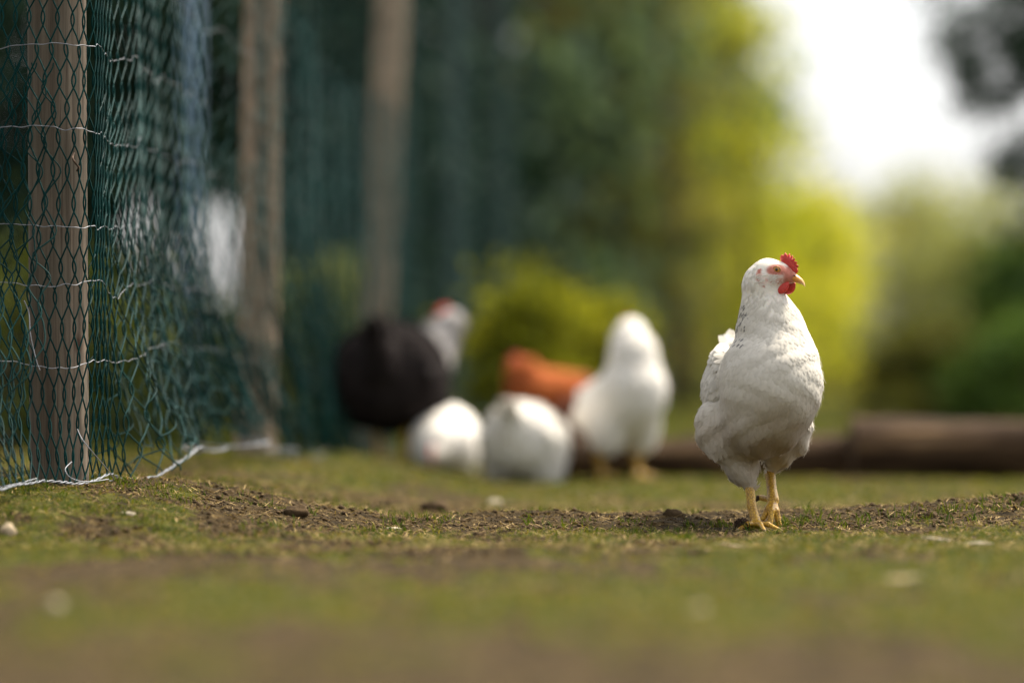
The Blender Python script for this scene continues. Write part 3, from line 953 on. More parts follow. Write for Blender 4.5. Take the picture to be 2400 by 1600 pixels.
# dark flecks on the side of the neck
vx = P[:, 0] * FPX / P[:, 1] / 1.0204 + 1176
inn = (z > .280) & (z < .352) & (vx < 1717 + 90 * (.35 - z)) & (P[:, 1] < 5.80) & (vx > 1660)
fl = inn & (g.random(n) < 0.30)
fc = np.repeat(np.clip(fc, 0, .86)[:, None, :], per, 1)
shade = np.ones(per)
for i_ in range(per):
    if i_ // 3 >= 2 and i_ % 3 == 1:
        fc[fl, i_, :] = np.array([0.03, 0.03, 0.035])
# the vanes shade like the soft rounded surface they lie on
T_ = norm(flow - Nn * np.sum(flow * Nn, -1, keepdims=True)); B_ = np.cross(Nn, T_)
vn_ = np.stack([norm(Nn + T_ * (.30 * (i_ / 4 - .35)) + B_ * (.22 * s_)) for i_ in range(5) for s_ in (-1, 0, 1)], 1).reshape(-1, 3)
# fine loose down standing off the lower edges
s2_ = g.choice(np.where((bv[:, 2] < .19) | ((bv[:, 2] < .27) & (np.abs(N[:, 1]) < .35)))[0], 2200)
Pw, Nw = bv[s2_], N[s2_]; nw_ = len(Pw)
fw = norm(np.tile(np.array([-.05, .3, -1.0]), (nw_, 1)) + g.normal(0, .45, (nw_, 3)))
wv_, wf_, _p = feathers(Pw, Nw, fw, g.uniform(.006, .016, nw_), np.full(nw_, .00042), g.uniform(.0012, .0032, nw_), g.uniform(-.1, .2, nw_), g)
wc_ = np.repeat(plum_col(Pw), _p, 0)
mesh_obj('plumage', np.concatenate([fv, wv_]), np.concatenate([ff, wf_ + len(fv)]), M['feather'], hero, attrs={'fcol': np.concatenate([fc.reshape(-1, 3), wc_])}, org=HB, vn=np.concatenate([vn_, np.repeat(Nw, _p, 0)]))
# wispy loose feathers along the lower edge
# wing folded along its side
wp = [ell(V(1662, 860, 5.87), (.024, .085, .046)), ell(V(1645, 895, 5.88), (.021, .080, .032))]
wf = lambda P: sdf(wp, P, 0.015)
lo, hi = bounds(wp, .01)
wv, wfc = surf_nets(wf, lo, hi, 0.004)
wing = mesh_obj('wing', wv, wfc, M['hen_body'], hero, attrs={'fcol': plum_col(wv)}, org=HB)
NW = grad(wf, wv)
sel = np.where((NW[:, 0] < 0.25) | (NW[:, 1] < -.3))[0]; sel = g.choice(sel, min(620, len(sel)), replace=False)
P, Nn = wv[sel], NW[sel]; n = len(P)
low = sstep(.235, .185, P[:, 2])
fl_ = np.stack([0.0 * low, 0.75 + 0 * low, -0.9 + 0.0 * low], -1)
fv, ff, per = feathers(P, Nn, fl_, (.020 + .022 * low) * g.uniform(.8, 1.2, n), (.0062 - .001 * low) * g.uniform(.8, 1.2, n), .0012 * g.uniform(.4, 1.6, n), .03 * g.uniform(0, 1, n), g)
fc = np.repeat((WHITE * g.uniform(.80, 1.03, (n, 1)) * (1 - .22 * low[:, None] * g.random((n, 1))))[:, None, :], per, 1)
mesh_obj('wing_feathers', fv, ff, M['feather'], wing, attrs={'fcol': fc.reshape(-1, 3)}, org=HB)
bpy.context.view_layer.update()
# tail
tp = np.array([V(1688, 825, 6.05), V(1678, 815, 6.07), V(1672, 805, 6.06), V(1692, 810, 6.07), V(1668, 830, 6.05), V(1682, 800, 6.08), V(1676, 795, 6.09), V(1688, 815, 6.04), V(1664, 845, 6.03), V(1670, 805, 6.08)])
n = len(tp)
dirs = np.array([norm(np.array([-.12 + .03 * i * (-1) ** i, .45, 1.0])) for i in range(n)])
nrm = norm(np.array([[-.35, -.9, .3]] * n) + g.normal(0, .15, (n, 3)))
fv, ff, per = feathers(tp, nrm, dirs, g.uniform(.036, .056, n), g.uniform(.007, .011, n), np.full(n, .002), g.uniform(-.10, .16, n), g, nl=8)
mesh_obj('tail', fv, ff, M['feather'], hero, attrs={'fcol': np.tile(WHITE, (len(fv), 1))}, org=HB)

# head parts -----------------------------------------------------------
def plate(outline, th, M3, org3, bulge=0.5):
    """a closed fleshy plate from a side outline in head coordinates (x, z)"""
    o = spline(np.array([(a, 0, b) for a, b in outline] + [(outline[0][0], 0, outline[0][1])]), len(outline) * 5)[:-1]
    c = o.mean(0); n = len(o)
    rings = []
    for s_, k in ((-1, .0), (-1, .6), (-.6, .92), (0, 1.0), (.6, .92), (1, .6), (1, .0)):
        r = c + (o - c) * k
        r = r.copy(); r[:, 1] = s_ * th
        rings.append(r)
    vs = np.concatenate(rings)
    fs = []
    for i in range(6):
        for j in range(n):
            fs.append((i * n + j, i * n + (j + 1) % n, (i + 1) * n + (j + 1) % n, (i + 1) * n + j))
    return vs, fs
def to_head(vs): return (np.asarray(vs) @ HM.T) + HC
# comb: serrated single comb
co = [(.036, -.003), (.040, .003), (.0385, .0085), (.0410, .0120), (.0365, .0135), (.0375, .0185), (.0330, .0185), (.0335, .0245), (.0290, .0225), (.0285, .0290),
      (.0240, .0255), (.0225, .0318), (.0185, .0270), (.0155, .0325), (.0120, .0275), (.0095, .0290), (.0065, .0245), (.0080, .0190), (.0140, .0140), (.0240, .0080)]
vs, f = plate(co, .0024, HM, HC)
vs[:, [0, 2]] = (vs[:, [0, 2]] - np.array([.024, .012])) * np.array([.88, .92]) + np.array([.0245, .012])
vs[:, 1] += 0.0012 * np.sin(vs[:, 0] * 330) * sstep(.012, .028, vs[:, 2])
comb = mesh_obj('comb', to_head(vs), f, M['comb'], hero, org=HB)
for s_ in (-1, 1):
    wo = [(.004, -.0150), (.016, -.0125), (.0265, -.0125), (.0280, -.0185), (.0260, -.0255), (.0200, -.0305), (.0120, -.0310), (.0055, -.0270), (.0025, -.0200)]
    vs, f = plate(wo, .0032, HM, HC)
    vs[:, 1] += s_ * (.0065 + .18 * (vs[:, 2] + .0135) * -1 * .4)
    if s_ > 0: vs[:, 0] += .006
    mesh_obj('wattle', to_head(vs), f, M['comb'], hero, org=HB)
# beak: upper and lower mandible
def mandible(path, rw, rh, flat=False):
    n, m = len(path), 14
    a = np.linspace(0, 2 * math.pi, m, endpoint=False)
    path = np.array(path)
    vs = []
    for i in range(n):
        c = path[i]
        for an in a:
            vs.append((c[0], rw[i] * math.cos(an), c[1] + rh[i] * math.sin(an) * (0.45 if math.sin(an) < 0 else 1)))
    fs = [(i * m + j, i * m + (j + 1) % m, (i + 1) * m + (j + 1) % m, (i + 1) * m + j) for i in range(n - 1) for j in range(m)]
    fs.append(tuple(range((n - 1) * m, n * m)))
    return np.array(vs), fs
pth = [(.020, -.0060), (.027, -.0066), (.034, -.0078), (.0400, -.0098), (.0455, -.0125), (.0490, -.0155), (.0508, -.0188)]
vs, f = mandible(pth, [.0095, .0090, .0078, .0062, .0046, .0030, .0009], [.0085, .0088, .0080, .0070, .0056, .0036, .0010])
beak = mesh_obj('beak', to_head(vs), f, M['beak'], hero, attrs={'tip': (vs[:, 0] - .024) / .026}, org=HB)
pth = [(.022, -.0110), (.030, -.0112), (.036, -.0122), (.041, -.0138), (.0445, -.0154)]
vs, f = mandible(pth, [.0070, .0062, .0048, .0034, .0012], [.0022, .0022, .0018, .0014, .0006])
mesh_obj('lower_mandible', to_head(vs), f, M['beak'], beak, attrs={'tip': (vs[:, 0] - .022) / .022}, org=HB)
for s_ in (-1, 1):
    vs, f = tube([(.0325, s_ * .0066, -.0028), (.0350, s_ * .0064, -.0030), (.0378, s_ * .0056, -.0042)], [.0003, .0011, .0003], 8)
    mesh_obj('nostril', to_head(vs), f, M['nostril'], beak, org=HB)
# eyes
def uvs(c, r, nu=20, nvv=12):
    vs = [(c[0] + r[0] * math.sin(math.pi * j / nvv) * math.cos(2 * math.pi * i / nu), c[1] + r[1] * math.sin(math.pi * j / nvv) * math.sin(2 * math.pi * i / nu), c[2] + r[2] * math.cos(math.pi * j / nvv)) for j in range(nvv + 1) for i in range(nu)]
    fs = [(j * nu + i, j * nu + (i + 1) % nu, (j + 1) * nu + (i + 1) % nu, (j + 1) * nu + i) for j in range(nvv) for i in range(nu)]
    return np.array(vs), fs
def surf_y(x, z, s_):
    ys_ = np.linspace(.004, .032, 200)
    P_ = to_head(np.stack([np.full(200, x), s_ * ys_, np.full(200, z)], -1))
    return float(ys_[np.argmax(hfn(P_) > 0)])
for s_ in (-1, 1):
    EY = surf_y(.0100, .0040, s_)
    ey = to_head([(.0085, s_ * .0128, .0042)])[0]
    e_v, e_f = uvs((.0100, s_ * (EY - .0026), .0040), (.0060, .0046, .0058))
    eye = mesh_obj('eye', to_head(e_v), e_f, M['eye_iris'], hero, org=HB)
    p_v, p_f = uvs((.0102, s_ * (EY - .0026), .0042), (.0041, .0051, .0041))
    mesh_obj('pupil', to_head(p_v), p_f, M['eye_pupil'], eye, org=HB)
    a = np.linspace(0, 2 * math.pi, 25)
    ring = np.stack([.0100 + .0060 * np.cos(a), s_ * (EY + .0002 - .0008 * np.abs(np.cos(a))), .0040 + .0047 * np.sin(a)], -1)
    l_v, l_f = tube(ring, .0009, 6, False)
    mesh_obj('eyelid', to_head(l_v), l_f, M['eye_lid'], eye, org=HB)
    # bristly cheek feathers
for s_ in (-1, 1):
    n = 90
    P = []; Dn = []; Nl = []
    for i in range(n):
        x = g.uniform(-.016, .014); z = g.uniform(-.021, -.004)
        P.append((x, s_ * surf_y(x, z, s_), z)); Dn.append((-1, 0, -.30 - 25 * (x + .016) * .3)); Nl.append((0, s_, 0))
    P = to_head(P); Dn = np.array(Dn) @ HM.T; Nl = norm(np.array(Nl)) @ HM.T
    fv, ff, per = feathers(P, Nl, Dn, g.uniform(.005, .009, n), np.full(n, .0006), np.full(n, .0010), np.full(n, 0.02), g)
    mesh_obj('cheek_feathers', fv, ff, M['feather'], hero, attrs={'fcol': np.tile(WHITE, (len(fv), 1))}, org=HB)

# legs
def leg_mesh(prims, vox=0.0014, k=0.003):
    fn = lambda P: sdf(prims, P, k)
    lo, hi = bounds(prims, .004)
    return surf_nets(fn, lo, hi, vox)
def toes(root, tips, r0, r1, bend=None):
    out = []
    for t_ in tips:
        t_ = np.array(t_)
        mid = (root + t_) / 2 + np.array([0, 0, .004]) if bend is None else (root + t_) / 2 + np.array(bend)
        out += [cone(root, mid, r0, (r0 + r1) / 2), cone(mid, t_, (r0 + r1) / 2, r1)]
    return out
fx, fd = V(1738, 1212, 5.80)[0], 5.80
ank = np.array([fx, fd + .008, .010])
gl = ground_h(np.array([fx]), np.array([fd]))[0]
ank[2] = gl + .010
tipsA = [(fx - .028, fd - .014, gl + .003), (fx + .008, fd - .048, gl + .003), (fx + .032, fd - .026, gl + .003), (fx - .006, fd + .030, gl + .004)]
pr = [cone(V(1720, 1098, 5.83), V(1726, 1160, 5.82), .0078, .0066), cone(V(1726, 1160, 5.82), ank, .0066, .0080)] + toes(ank, tipsA, .0048, .0028)
vs, f = leg_mesh(pr)
legA = mesh_obj('leg', vs, f, M['leg'], hero, org=HB)
def claws(tips, root, parent):
    for t_ in tips:
        t_ = np.array(t_); dr = norm(t_ - root)
        dr2 = norm(dr + np.array([0, 0, -.9]))
        vs, f = tube([t_ - dr * .002, t_ + dr * .004, t_ + dr * .006 + dr2 * .004], [.0028, .0018, .0004], 7)
        mesh_obj('claw', vs, f, M['claw'], parent, org=HB)
claws(tipsA, ank, legA)
# lifted foot: toes hang down
an2 = V(1775, 1148, 5.86)
tipsB = [V(1752, 1190, 5.845), V(1768, 1203, 5.835), V(1789, 1204, 5.845)]
hal = V(1747, 1142, 5.885)
pr = [cone(V(1768, 1080, 5.89), V(1772, 1120, 5.875), .0080, .0074), cone(V(1772, 1120, 5.875), an2, .0074, .0095)]
pr += toes(an2, tipsB, .0058, .0042, (0, -.006, .002)) + [cone(an2, hal, .005, .0045)]
vs, f = leg_mesh(pr, .0012, .0015)
legB = mesh_obj('leg', vs, f, M['leg'], hero, org=HB)
claws(tipsB, an2, legB)
vs, f = tube([hal + np.array([0, 0, 0]), hal + np.array([-.004, 0, 0]), hal + np.array([-.007, .0, -.006])], [.0042, .0048, .001], 8)
mesh_obj('claw', vs, f, M['cone'], legB, org=HB)

# ---------------------------------------------------------------- the blurred flock
def rot_y(a):   # pitch: nose down positive
    c, s = math.cos(a), math.sin(a)
    return np.array([[c, 0, s], [0, 1, 0], [-s, 0, c]])
def make_hen(loc, rz, label, pm, scale=1.0, pose='stand', fluffy=1.0, body_z=.20, neckm=None, headyaw=0.0, tail_up=.10, breastm=None, legm=None, length=1.0, neck_len=.15, tailm=None, pitch=0.0, neck_w=1.0, legs=True, neck_dx=0.0, neck_dy=0.0):
    root = empty('hen', (loc[0], loc[1], float(ground_h(np.array([loc[0]]), np.array([loc[1]]))[0])), rz)
    root.scale = (scale,) * 3
    tag(root, label, 'hen', 'flock of hens behind')
    w = fluffy; l = length
    Rb = rot_y(pitch)
    bz = body_z
    B = lambda x, y, z: np.array([0, 0, bz]) + Rb @ np.array([x, y, z])
    prims = [ell(B(0, 0, 0), (.125 * l, .083 * w, .082 * w), Rb), ell(B(.055 * l, 0, .005), (.075, .072 * w, .075), Rb), ell(B(-.065 * l, 0, .005), (.075, .082 * w, .075 * w), Rb)]
    prims += [ell(B(-.01, s_ * .045 * w, -.055), (.055, .038 * w, .060)) for s_ in (-1, 1)]
    tl = [cone(B(-.12 * l, 0, .03), B(-.17 * l, 0, .03 + tail_up), .042, .016)]
    if pose == 'stand':
        n0, n1, n2 = B(.085 * l + neck_dx * .5, neck_dy * .5, .03), B(.105 * l + neck_dx, neck_dy * .7, .04 + neck_len * .55), B(.105 * l + neck_dx, neck_dy, .04 + neck_len)
    elif pose == 'peck':
        n0, n1, n2 = B(.10 * l, 0, .0), B(.16 * l, 0, -.05), B(.19 * l, 0, 0); n2[2] = .055; n1[2] = max(.09, n1[2])
    else:
        n0, n1, n2 = B(.08 * l, 0, .02), B(.13 * l, 0, .04), B(.15 * l, 0, .05)
    nk_ = [cone(n0, n1, .056 * neck_w, .038 * neck_w), cone(n1, n2, .038 * neck_w, .026)]
    hd = np.array([math.cos(headyaw), math.sin(headyaw), -.08 if pose != 'peck' else -.9]); hd = norm(hd)
    hc = n2 + np.array([0, 0, .006]) + hd * .012
    nk_ += [cone(n2, hc + hd * .012, .025, .015)]
    allp = prims + tl + nk_
    lo_, hi_ = bounds(allp, .02)
    fn = lambda P: sdf(allp, P, .03)
    vs, f = surf_nets(fn, lo_, hi_, .0065)
    mats = [M[pm], M[neckm or pm], M[tailm or pm]]
    cen = vs[f].mean(1)
    dn = sdf(nk_, cen, .02); db = sdf(prims, cen, .02); dt = sdf(tl, cen, .02)
    mi = np.zeros(len(f), int)
    mi[dn < db - .004] = 1
    mi[(dt < db) & (cen[:, 0] < 0)] = 2
    if neckm: mi[(cen[:, 0] > .075 * l) & (cen[:, 2] > bz - .02)] = 1
    mesh_obj('body', vs, f, mats, root, midx=mi)
    # feather layer
    g_ = np.random.default_rng(int(abs(loc[0]) * 1000) + 3)
    Nn_ = grad(fn, vs); n_ = 1500
    s_ = g_.choice(len(vs), min(n_, len(vs)), replace=False)
    Pp = vs[s_]
    keep = np.linalg.norm(Pp - hc, axis=1) > .035
    Pp = Pp[keep]; Np = Nn_[s_][keep]; n_ = len(Pp)
    fl = np.tile(np.array([-1.0, 0, -.45]), (n_, 1))
    fv, ff_, per = feathers(Pp, Np, fl, g_.uniform(.02, .034, n_), g_.uniform(.008, .012, n_), g_.uniform(.001, .005, n_), g_.uniform(0, .1, n_), g_)
    dn = sdf(nk_, Pp, .02); db = sdf(prims, Pp, .02); dt = sdf(tl, Pp, .02)
    mi = np.zeros(n_, int); mi[dn < db - .004] = 1; mi[(dt < db) & (Pp[:, 0] < 0)] = 2
    if neckm: mi[(Pp[:, 0] > .075 * l) & (Pp[:, 2] > bz - .02)] = 1
    mesh_obj('plumage', fv, ff_, mats, root, midx=np.repeat(mi, 8))
    # folded wings
    for q_ in (-1, 1):
        wl_ = [ell(B(.01 * l, q_ * .068 * w, .012), (.075 * l, .020, .045), Rb), ell(B(-.055 * l, q_ * .072 * w, .004), (.075 * l, .016, .030), Rb)]
        lo_, hi_ = bounds(wl_, .01)
        wv_, wf_ = surf_nets(lambda P: sdf(wl_, P, .015), lo_, hi_, .006)
        mesh_obj('wing', wv_, wf_, mats[0], root)
    # tail fan
    n_ = 9
    bp = np.array([B(-.15 * l, .004 * (i - 4), .04 + tail_up * .5) for i in range(n_)])
    dr = np.array([norm(np.array([-.6, .10 * (i - 4), .4 + tail_up * 7])) for i in range(n_)])
    nm = np.array([norm(np.array([.2, .6 * (1 if i > 4 else -1), .3])) for i in range(n_)])
    fv, ff_, per = feathers(bp, nm, dr, g_.uniform(.05, .085, n_), g_.uniform(.010, .015, n_), np.full(n_, .002), g_.uniform(0, .1, n_), g_, nl=8)
    mesh_obj('tail', fv, ff_, mats[2], root)
    # head parts
    side = norm(np.cross(np.array([0, 0, 1.0]), hd)); up_ = np.cross(hd, side)
    HMl = np.stack([hd, side, up_], 1)
    hw = lambda v_: np.asarray(v_) @ HMl.T + hc
    vs, f = plate(co, .003, None, None); vs[:, 0] -= .012
    mesh_obj('comb', hw(vs * 1.25), f, M['comb'], root)
    for q_ in (-1, 1):
        wo = [(.010, -.008), (.024, -.008), (.0295, -.0150), (.0280, -.0225), (.0200, -.0300), (.0105, -.0240), (.0080, -.0150)]
        vs, f = plate(wo, .003, None, None); vs[:, 1] += q_ * .007
        mesh_obj('wattle', hw(vs), f, M['comb'], root)
        ev, ef = uvs((.008, q_ * .0145, .004), (.0042, .003, .0042), 12, 8)
        mesh_obj('eye', hw(ev), ef, M['eye_pupil'], root)
        fv, ff_ = uvs((.012, q_ * .0105, -.001), (.012, .004, .010), 12, 8)
        mesh_obj('face', hw(fv), ff_, M['comb'], root)
    vs, f = mandible([(.020, -.003), (.030, -.004), (.038, -.007), (.045, -.013)], [.007, .006, .004, .0006], [.007, .006, .004, .0006])
    mesh_obj('beak', hw(vs), f, M['beak'], root, attrs={'tip': np.clip((vs[:, 0] - .02) / .025, 0, 1)})
    if legs:
        for q_ in (-1, 1):
            hx = -.005 + .02 * q_
            an = np.array([hx, q_ * .038, .012])
            pr_ = [cone((hx - .01, q_ * .040, bz - .08), (hx - .012, q_ * .040, bz - .12 if bz > .19 else .05), .026, .012), cone((hx - .012, q_ * .04, max(bz - .12, .05)), an, .010, .0085)]
            pr_ += toes(an, [(hx + .05, q_ * .038, .005), (hx + .035, q_ * .038 + .03, .005), (hx + .035, q_ * .038 - .03, .005), (hx - .03, q_ * .038, .005)], .006, .0035)
            vs, f = leg_mesh(pr_, .004, .004)
            mesh_obj('leg', vs, f, M[legm or 'leg'], root)
    return root
def at(px, d): return (V(px, 0, d)[0], d)
make_hen(at(902, 9.35), R(80), 'big fluffy black hen with silver grey neck, at the left of the flock', 'black_p', 1.0, 'stand', 1.66, .207, 'silver_p', headyaw=R(120), tail_up=.10, length=1.15, neck_len=.095, neck_w=1.2, neck_dx=.05, neck_dy=-.115)
make_hen(at(1020, 9.3), R(-100), 'small white hen crouching beside the black hen', 'white_p', .78, 'peck', 1.15, .092, length=.9, pitch=.25, tail_up=.02, legs=True)
make_hen(at(1210, 9.05), R(75), 'white hen pecking low in front of the orange hen', 'white_p', 1.0, 'peck', 1.15, .088, length=.92, pitch=.15, tail_up=.03, legs=True)
make_hen(at(1262, 10.2), R(178), 'bright orange hen half hidden behind the pecking white hen', 'orange_p', 1.0, 'stand', .95, .190, length=.72, tailm='brown_p', tail_up=-.03, neck_len=.035, pitch=-.08, headyaw=0)
make_hen(at(1345, 10.0), R(150), 'dark brown hen bending down behind the tall white hen', 'brown_p', .85, 'peck', 1.0, .17, length=.8, pitch=.2)
make_hen(at(1428, 9.12), R(-62), 'tall white hen standing upright at the right of the flock', 'white_p', 1.0, 'stand', .98, .178, neck_len=.105, length=.90, neck_w=1.2, tail_up=.03, headyaw=R(170), pitch=-.35)

# ---------------------------------------------------------------- logs
def log(x0, x1, d0, d1, r, label, seed):
    root = empty('log', ((x0 + x1) / 2, (d0 + d1) / 2, 0))
    tag(root, label, 'log', 'logs edging the run')
    n, m = 70, 28
    t_ = np.linspace(0, 1, n); A = np.linspace(0, 2 * math.pi, m, endpoint=False)
    T, AA = np.meshgrid(t_, A, indexing='ij')
    rr = r * (1 + .06 * np.sin(T * 5 + seed) + .07 * np.sin(T * 23 + seed) + .25 * (fbm(AA * 1.3 + 5, T * 9, seed) - .5) + .05 * (vnoise(np.cos(AA) * 9 + 20, T * 60 + np.sin(AA) * 9, seed) - .5))
    X = x0 + (x1 - x0) * T; Y = d0 + (d1 - d0) * T + rr * np.cos(AA); Z = r * .94 + .012 * np.sin(T * 4 + seed) * 0 + rr * np.sin(AA)
    vs = np.stack([X, Y, Z], -1).reshape(-1, 3) - np.array(root.location)
    idx = np.arange(n * m).reshape(n, m)
    f = np.stack([idx[:-1], idx[1:], np.roll(idx, -1, 1)[1:], np.roll(idx, -1, 1)[:-1]], -1).reshape(-1, 4)
    mesh_obj('bark', vs, f, M['log'], root)
    for e in (0, n - 1):
        cc = vs[idx[e]].mean(0); ring = vs[idx[e]]
        ring2 = cc + (ring - cc) * 0.93; ring2[:, 0] += -.003 if e == 0 else .003
        vv = np.concatenate([ring, ring2, [cc + np.array([-.004 if e == 0 else .004, 0, 0])]])
        fs = [(j, (j + 1) % m, m + (j + 1) % m, m + j) for j in range(m)] + [(m + j, m + (j + 1) % m, 2 * m) for j in range(m)]
        mesh_obj('sawn_end', vv, fs, M['log_end'], root)
log(V(1270, 0, 9.50)[0], V(1950, 0, 9.52)[0], 9.50, 9.52, .055, 'thinner brown log lying behind the white hens', 3)
log(V(1956, 0, 9.45)[0], V(1958, 0, 9.45)[0] + 2.6, 9.45, 9.30, .074, 'thick dark log lying at the right edge', 8)

# ---------------------------------------------------------------- trees
def leaf_cloud(C, size, g, tint, droop=0.0, asp=0.45):
    n = len(C)
    a = norm(g.normal(0, 1, (n, 3)) + np.array([0, 0, -droop]))
    b = norm(np.cross(a, g.normal(0, 1, (n, 3))))
    s = (size * g.uniform(.6, 1.35, n))[:, None]
    nn = np.cross(a, b)
    p0 = C - a * s * .5; p2 = C + a * s * .5
    p1 = C + b * s * asp * .5 + nn * s * .08; p3 = C - b * s * asp * .5 + nn * s * .08
    vs = np.stack([p0, p1, p2, p3], 1).reshape(-1, 3)
    i = np.arange(n)[:, None] * 4
    return vs, i + np.arange(4), np.repeat(tint, 4)
def tree(name, base, H, rad, cz0, mat, nclump, nleaf, leaf, seed, label, cat='tree', group=None, trunk_r=.12, shape='round', droop=.3, sig=.22, tintb=(0, 1), hole=None, extra=None, clumps=None, trunk_lean=(0, 0)):
    g = np.random.default_rng(seed)
    bz = float(ground_h(np.array([base[0]]), np.array([base[1]]))[0])
    root = empty(name, (base[0], base[1], bz))
    tag(root, label, cat, group)
    k = np.linspace(0, 1, 9)
    tp_ = np.stack([trunk_lean[0] * k + .03 * H * np.sin(k * 3 + seed) * k, trunk_lean[1] * k + .02 * H * np.sin(k * 4 + 2 * seed) * k, -.1 + k * H * .92], -1)
    lst = [tube(tp_, trunk_r * (1.15 - k * 1.0) + .006, 10)]
    if clumps is None:
        cl = []
        while len(cl) < nclump:
            t_ = g.uniform(0, 1); z = cz0 + t_ * (H - cz0)
            if shape == 'cone': rr = rad * (1.02 - t_) ** .8
            elif shape == 'dome': rr = rad * math.sqrt(max(0, 1 - t_ ** 2.2))
            else: rr = rad * math.sqrt(max(.02, 1 - (2 * t_ - 1) ** 2 * .95))
            a = g.uniform(0, 2 * math.pi); q_ = math.sqrt(g.uniform(.12, 1.0)) * rr
            cl.append((math.cos(a) * q_, math.sin(a) * q_, z))
        cl = np.array(cl)
        tx = np.interp(cl[:, 2], tp_[:, 2], tp_[:, 0]); ty = np.interp(cl[:, 2], tp_[:, 2], tp_[:, 1])
        cl[:, 0] += tx; cl[:, 1] += ty
    else:
        cl = np.array(clumps, float)
    def in_hole(c):
        if hole is None: return False
        wx, wd, wz = c[0] + base[0], c[1] + base[1], c[2] + bz
        return any(((wx / wd - hx) / (rx * 1.8)) ** 2 + (((wz - .2) / wd - hz) / (rz_ * 1.5)) ** 2 < 1 for (hx, hz, rx, rz_) in hole)
    for c in cl[:: max(1, len(cl) // 45)]:
        if in_hole(c) or in_hole(c * np.array([.5, .5, 1])): continue
        zt = min(c[2] * .85 + .05 * H, H * .88) if droop < .6 else min(c[2] + .15, H * .9)
        p = np.array([np.interp(zt, tp_[:, 2], tp_[:, 0]), np.interp(zt, tp_[:, 2], tp_[:, 1]), zt])
        if clumps is not None: p = np.array([np.interp(c[2] + .6, tp_[:, 2], tp_[:, 0]), np.interp(c[2] + .6, tp_[:, 2], tp_[:, 1]), c[2] + .6])
        mid = (p + c) / 2 + np.array([0, 0, .05 * H * g.uniform(-.2, .6)])
        lst.append(tube(spline([p, mid, c], 6), np.linspace(trunk_r * .25 + .004, .005, 6), 5))
    per = nleaf // len(cl)
    ct = np.clip(g.uniform(tintb[0], tintb[1], len(cl)), 0, 1)
    szs = sig * g.uniform(.6, 1.4, len(cl))
    C = np.repeat(cl, per, 0) + g.normal(0, 1, (len(cl) * per, 3)) * np.repeat(szs, per)[:, None] * np.array([1, 1, .65])
    T = np.clip(np.repeat(ct, per) + g.normal(0, .15, len(C)), 0, 1)
    if hole is not None:
        wx = C[:, 0] + base[0]; wd = C[:, 1] + base[1]; wz = C[:, 2] + bz
        k_ = np.ones(len(C), bool)
        for (hx, hz, rx, rz_) in hole:          # gaps right through the foliage: centre and half size as slopes from the run
            k_ &= ((wx / wd - hx) / rx) ** 2 + (((wz - .2) / wd - hz) / rz_) ** 2 > 1 + g.normal(0, .18, len(C))
        C, T = C[k_], T[k_]
    ok = C[:, 2] > .03
    C, T = C[ok], T[ok]
    vs, f, tt_ = leaf_cloud(C, leaf, g, T, droop)
    tv, tf = merge(lst)
    mesh_obj('trunk', tv, tf, M['bark'], root)
    mesh_obj('crown', vs, f, M[mat], root, smooth=False, attrs={'tint': tt_})
    return root
def slope(px, py): return ((px * 1.0204 - 1200) / FPX, (HY - py * 1.0204) / FPX)
hs_ = slope(482, 590); h2_ = slope(318, 530)
HOLES = [(hs_[0], hs_[1], .0100, .0180), (h2_[0], h2_[1], .0045, .0100), (slope(430, 640)[0], slope(430, 640)[1], .003, .006)]
gr_c = 'dark conifers behind the netting'
tree('conifer', (-2.55, 17.5), 8.5, 1.5, .05, 'f_conifer', 150, 26000, .13, 101, 'dark dense conifer behind the netting at the far left', 'tree', gr_c, .14, 'cone', .8, .26, hole=HOLES)
tree('conifer', (-1.25, 19.0), 8.0, 1.35, .10, 'f_conifer', 150, 26000, .13, 102, 'dark conifer seen between the first and second fence posts', 'tree', gr_c, .13, 'cone', .8, .26, hole=HOLES)
tree('conifer', (-2.55, 23.5), 10, 1.8, .30, 'f_conifer', 140, 20000, .16, 103, 'tall dark conifer further back at the left, above the bright gap', 'tree', gr_c, .16, 'cone', .8, .3, hole=HOLES)
tree('conifer', (-.15, 22.5), 9.0, 1.45, .30, 'f_teal', 130, 20000, .14, 104, 'blue green conifer behind the third fence post', 'tree', gr_c, .15, 'cone', .8, .28, (0, .6), hole=HOLES)
tree('conifer', (.45, 27.5), 10, 1.6, .20, 'f_teal', 130, 20000, .15, 105, 'blue green conifer above the yellow green shrub', 'tree', gr_c, .15, 'cone', .8, .28, (.0, .7))
tree('conifer', (-.9, 30), 11, 2.1, .20, 'f_teal', 130, 18000, .18, 106, 'blue green conifer far behind the third post', 'tree', gr_c, .15, 'cone', .8, .32, hole=HOLES)
tree('leafy_tree', (.62, 24.0), 6.0, .88, .05, 'f_olive', 120, 15000, .10, 107, 'olive green tree with yellow leaves left of the white sky', 'tree', None, .13, 'cone', .3, .26, (0, 1))
tree('conifer', (1.28, 28.5), 3.0, .50, .9, 'f_teal', 80, 11000, .13, 108, 'blue green conifer behind the olive tree beside the white sky', 'tree', gr_c, .12, 'cone', .7, .25, (.1, .8))
tree('shrub', (2.12, 27.0), 1.40, .34, .02, 'f_yellow', 50, 6500, .06, 109, 'bright yellow green bush behind the sharp hen', 'bush', 'bushes beyond the logs', .04, 'round', .2, .12, (.2, 1))
tree('leafy_tree', (1.42, 23.0), 2.35, .34, .40, 'f_yellow', 34, 2800, .055, 121, 'slender light yellow green tree at the left edge of the white sky', 'tree', None, .04, 'round', .3, .12, (.0, .5))
tree('leafy_tree', (.95, 22.3), 4.2, .50, .6, 'f_olive', 34, 3000, .06, 122, 'young olive leaved tree in front of the larger olive tree', 'tree', None, .05, 'round', .3, .14, (.1, .75))
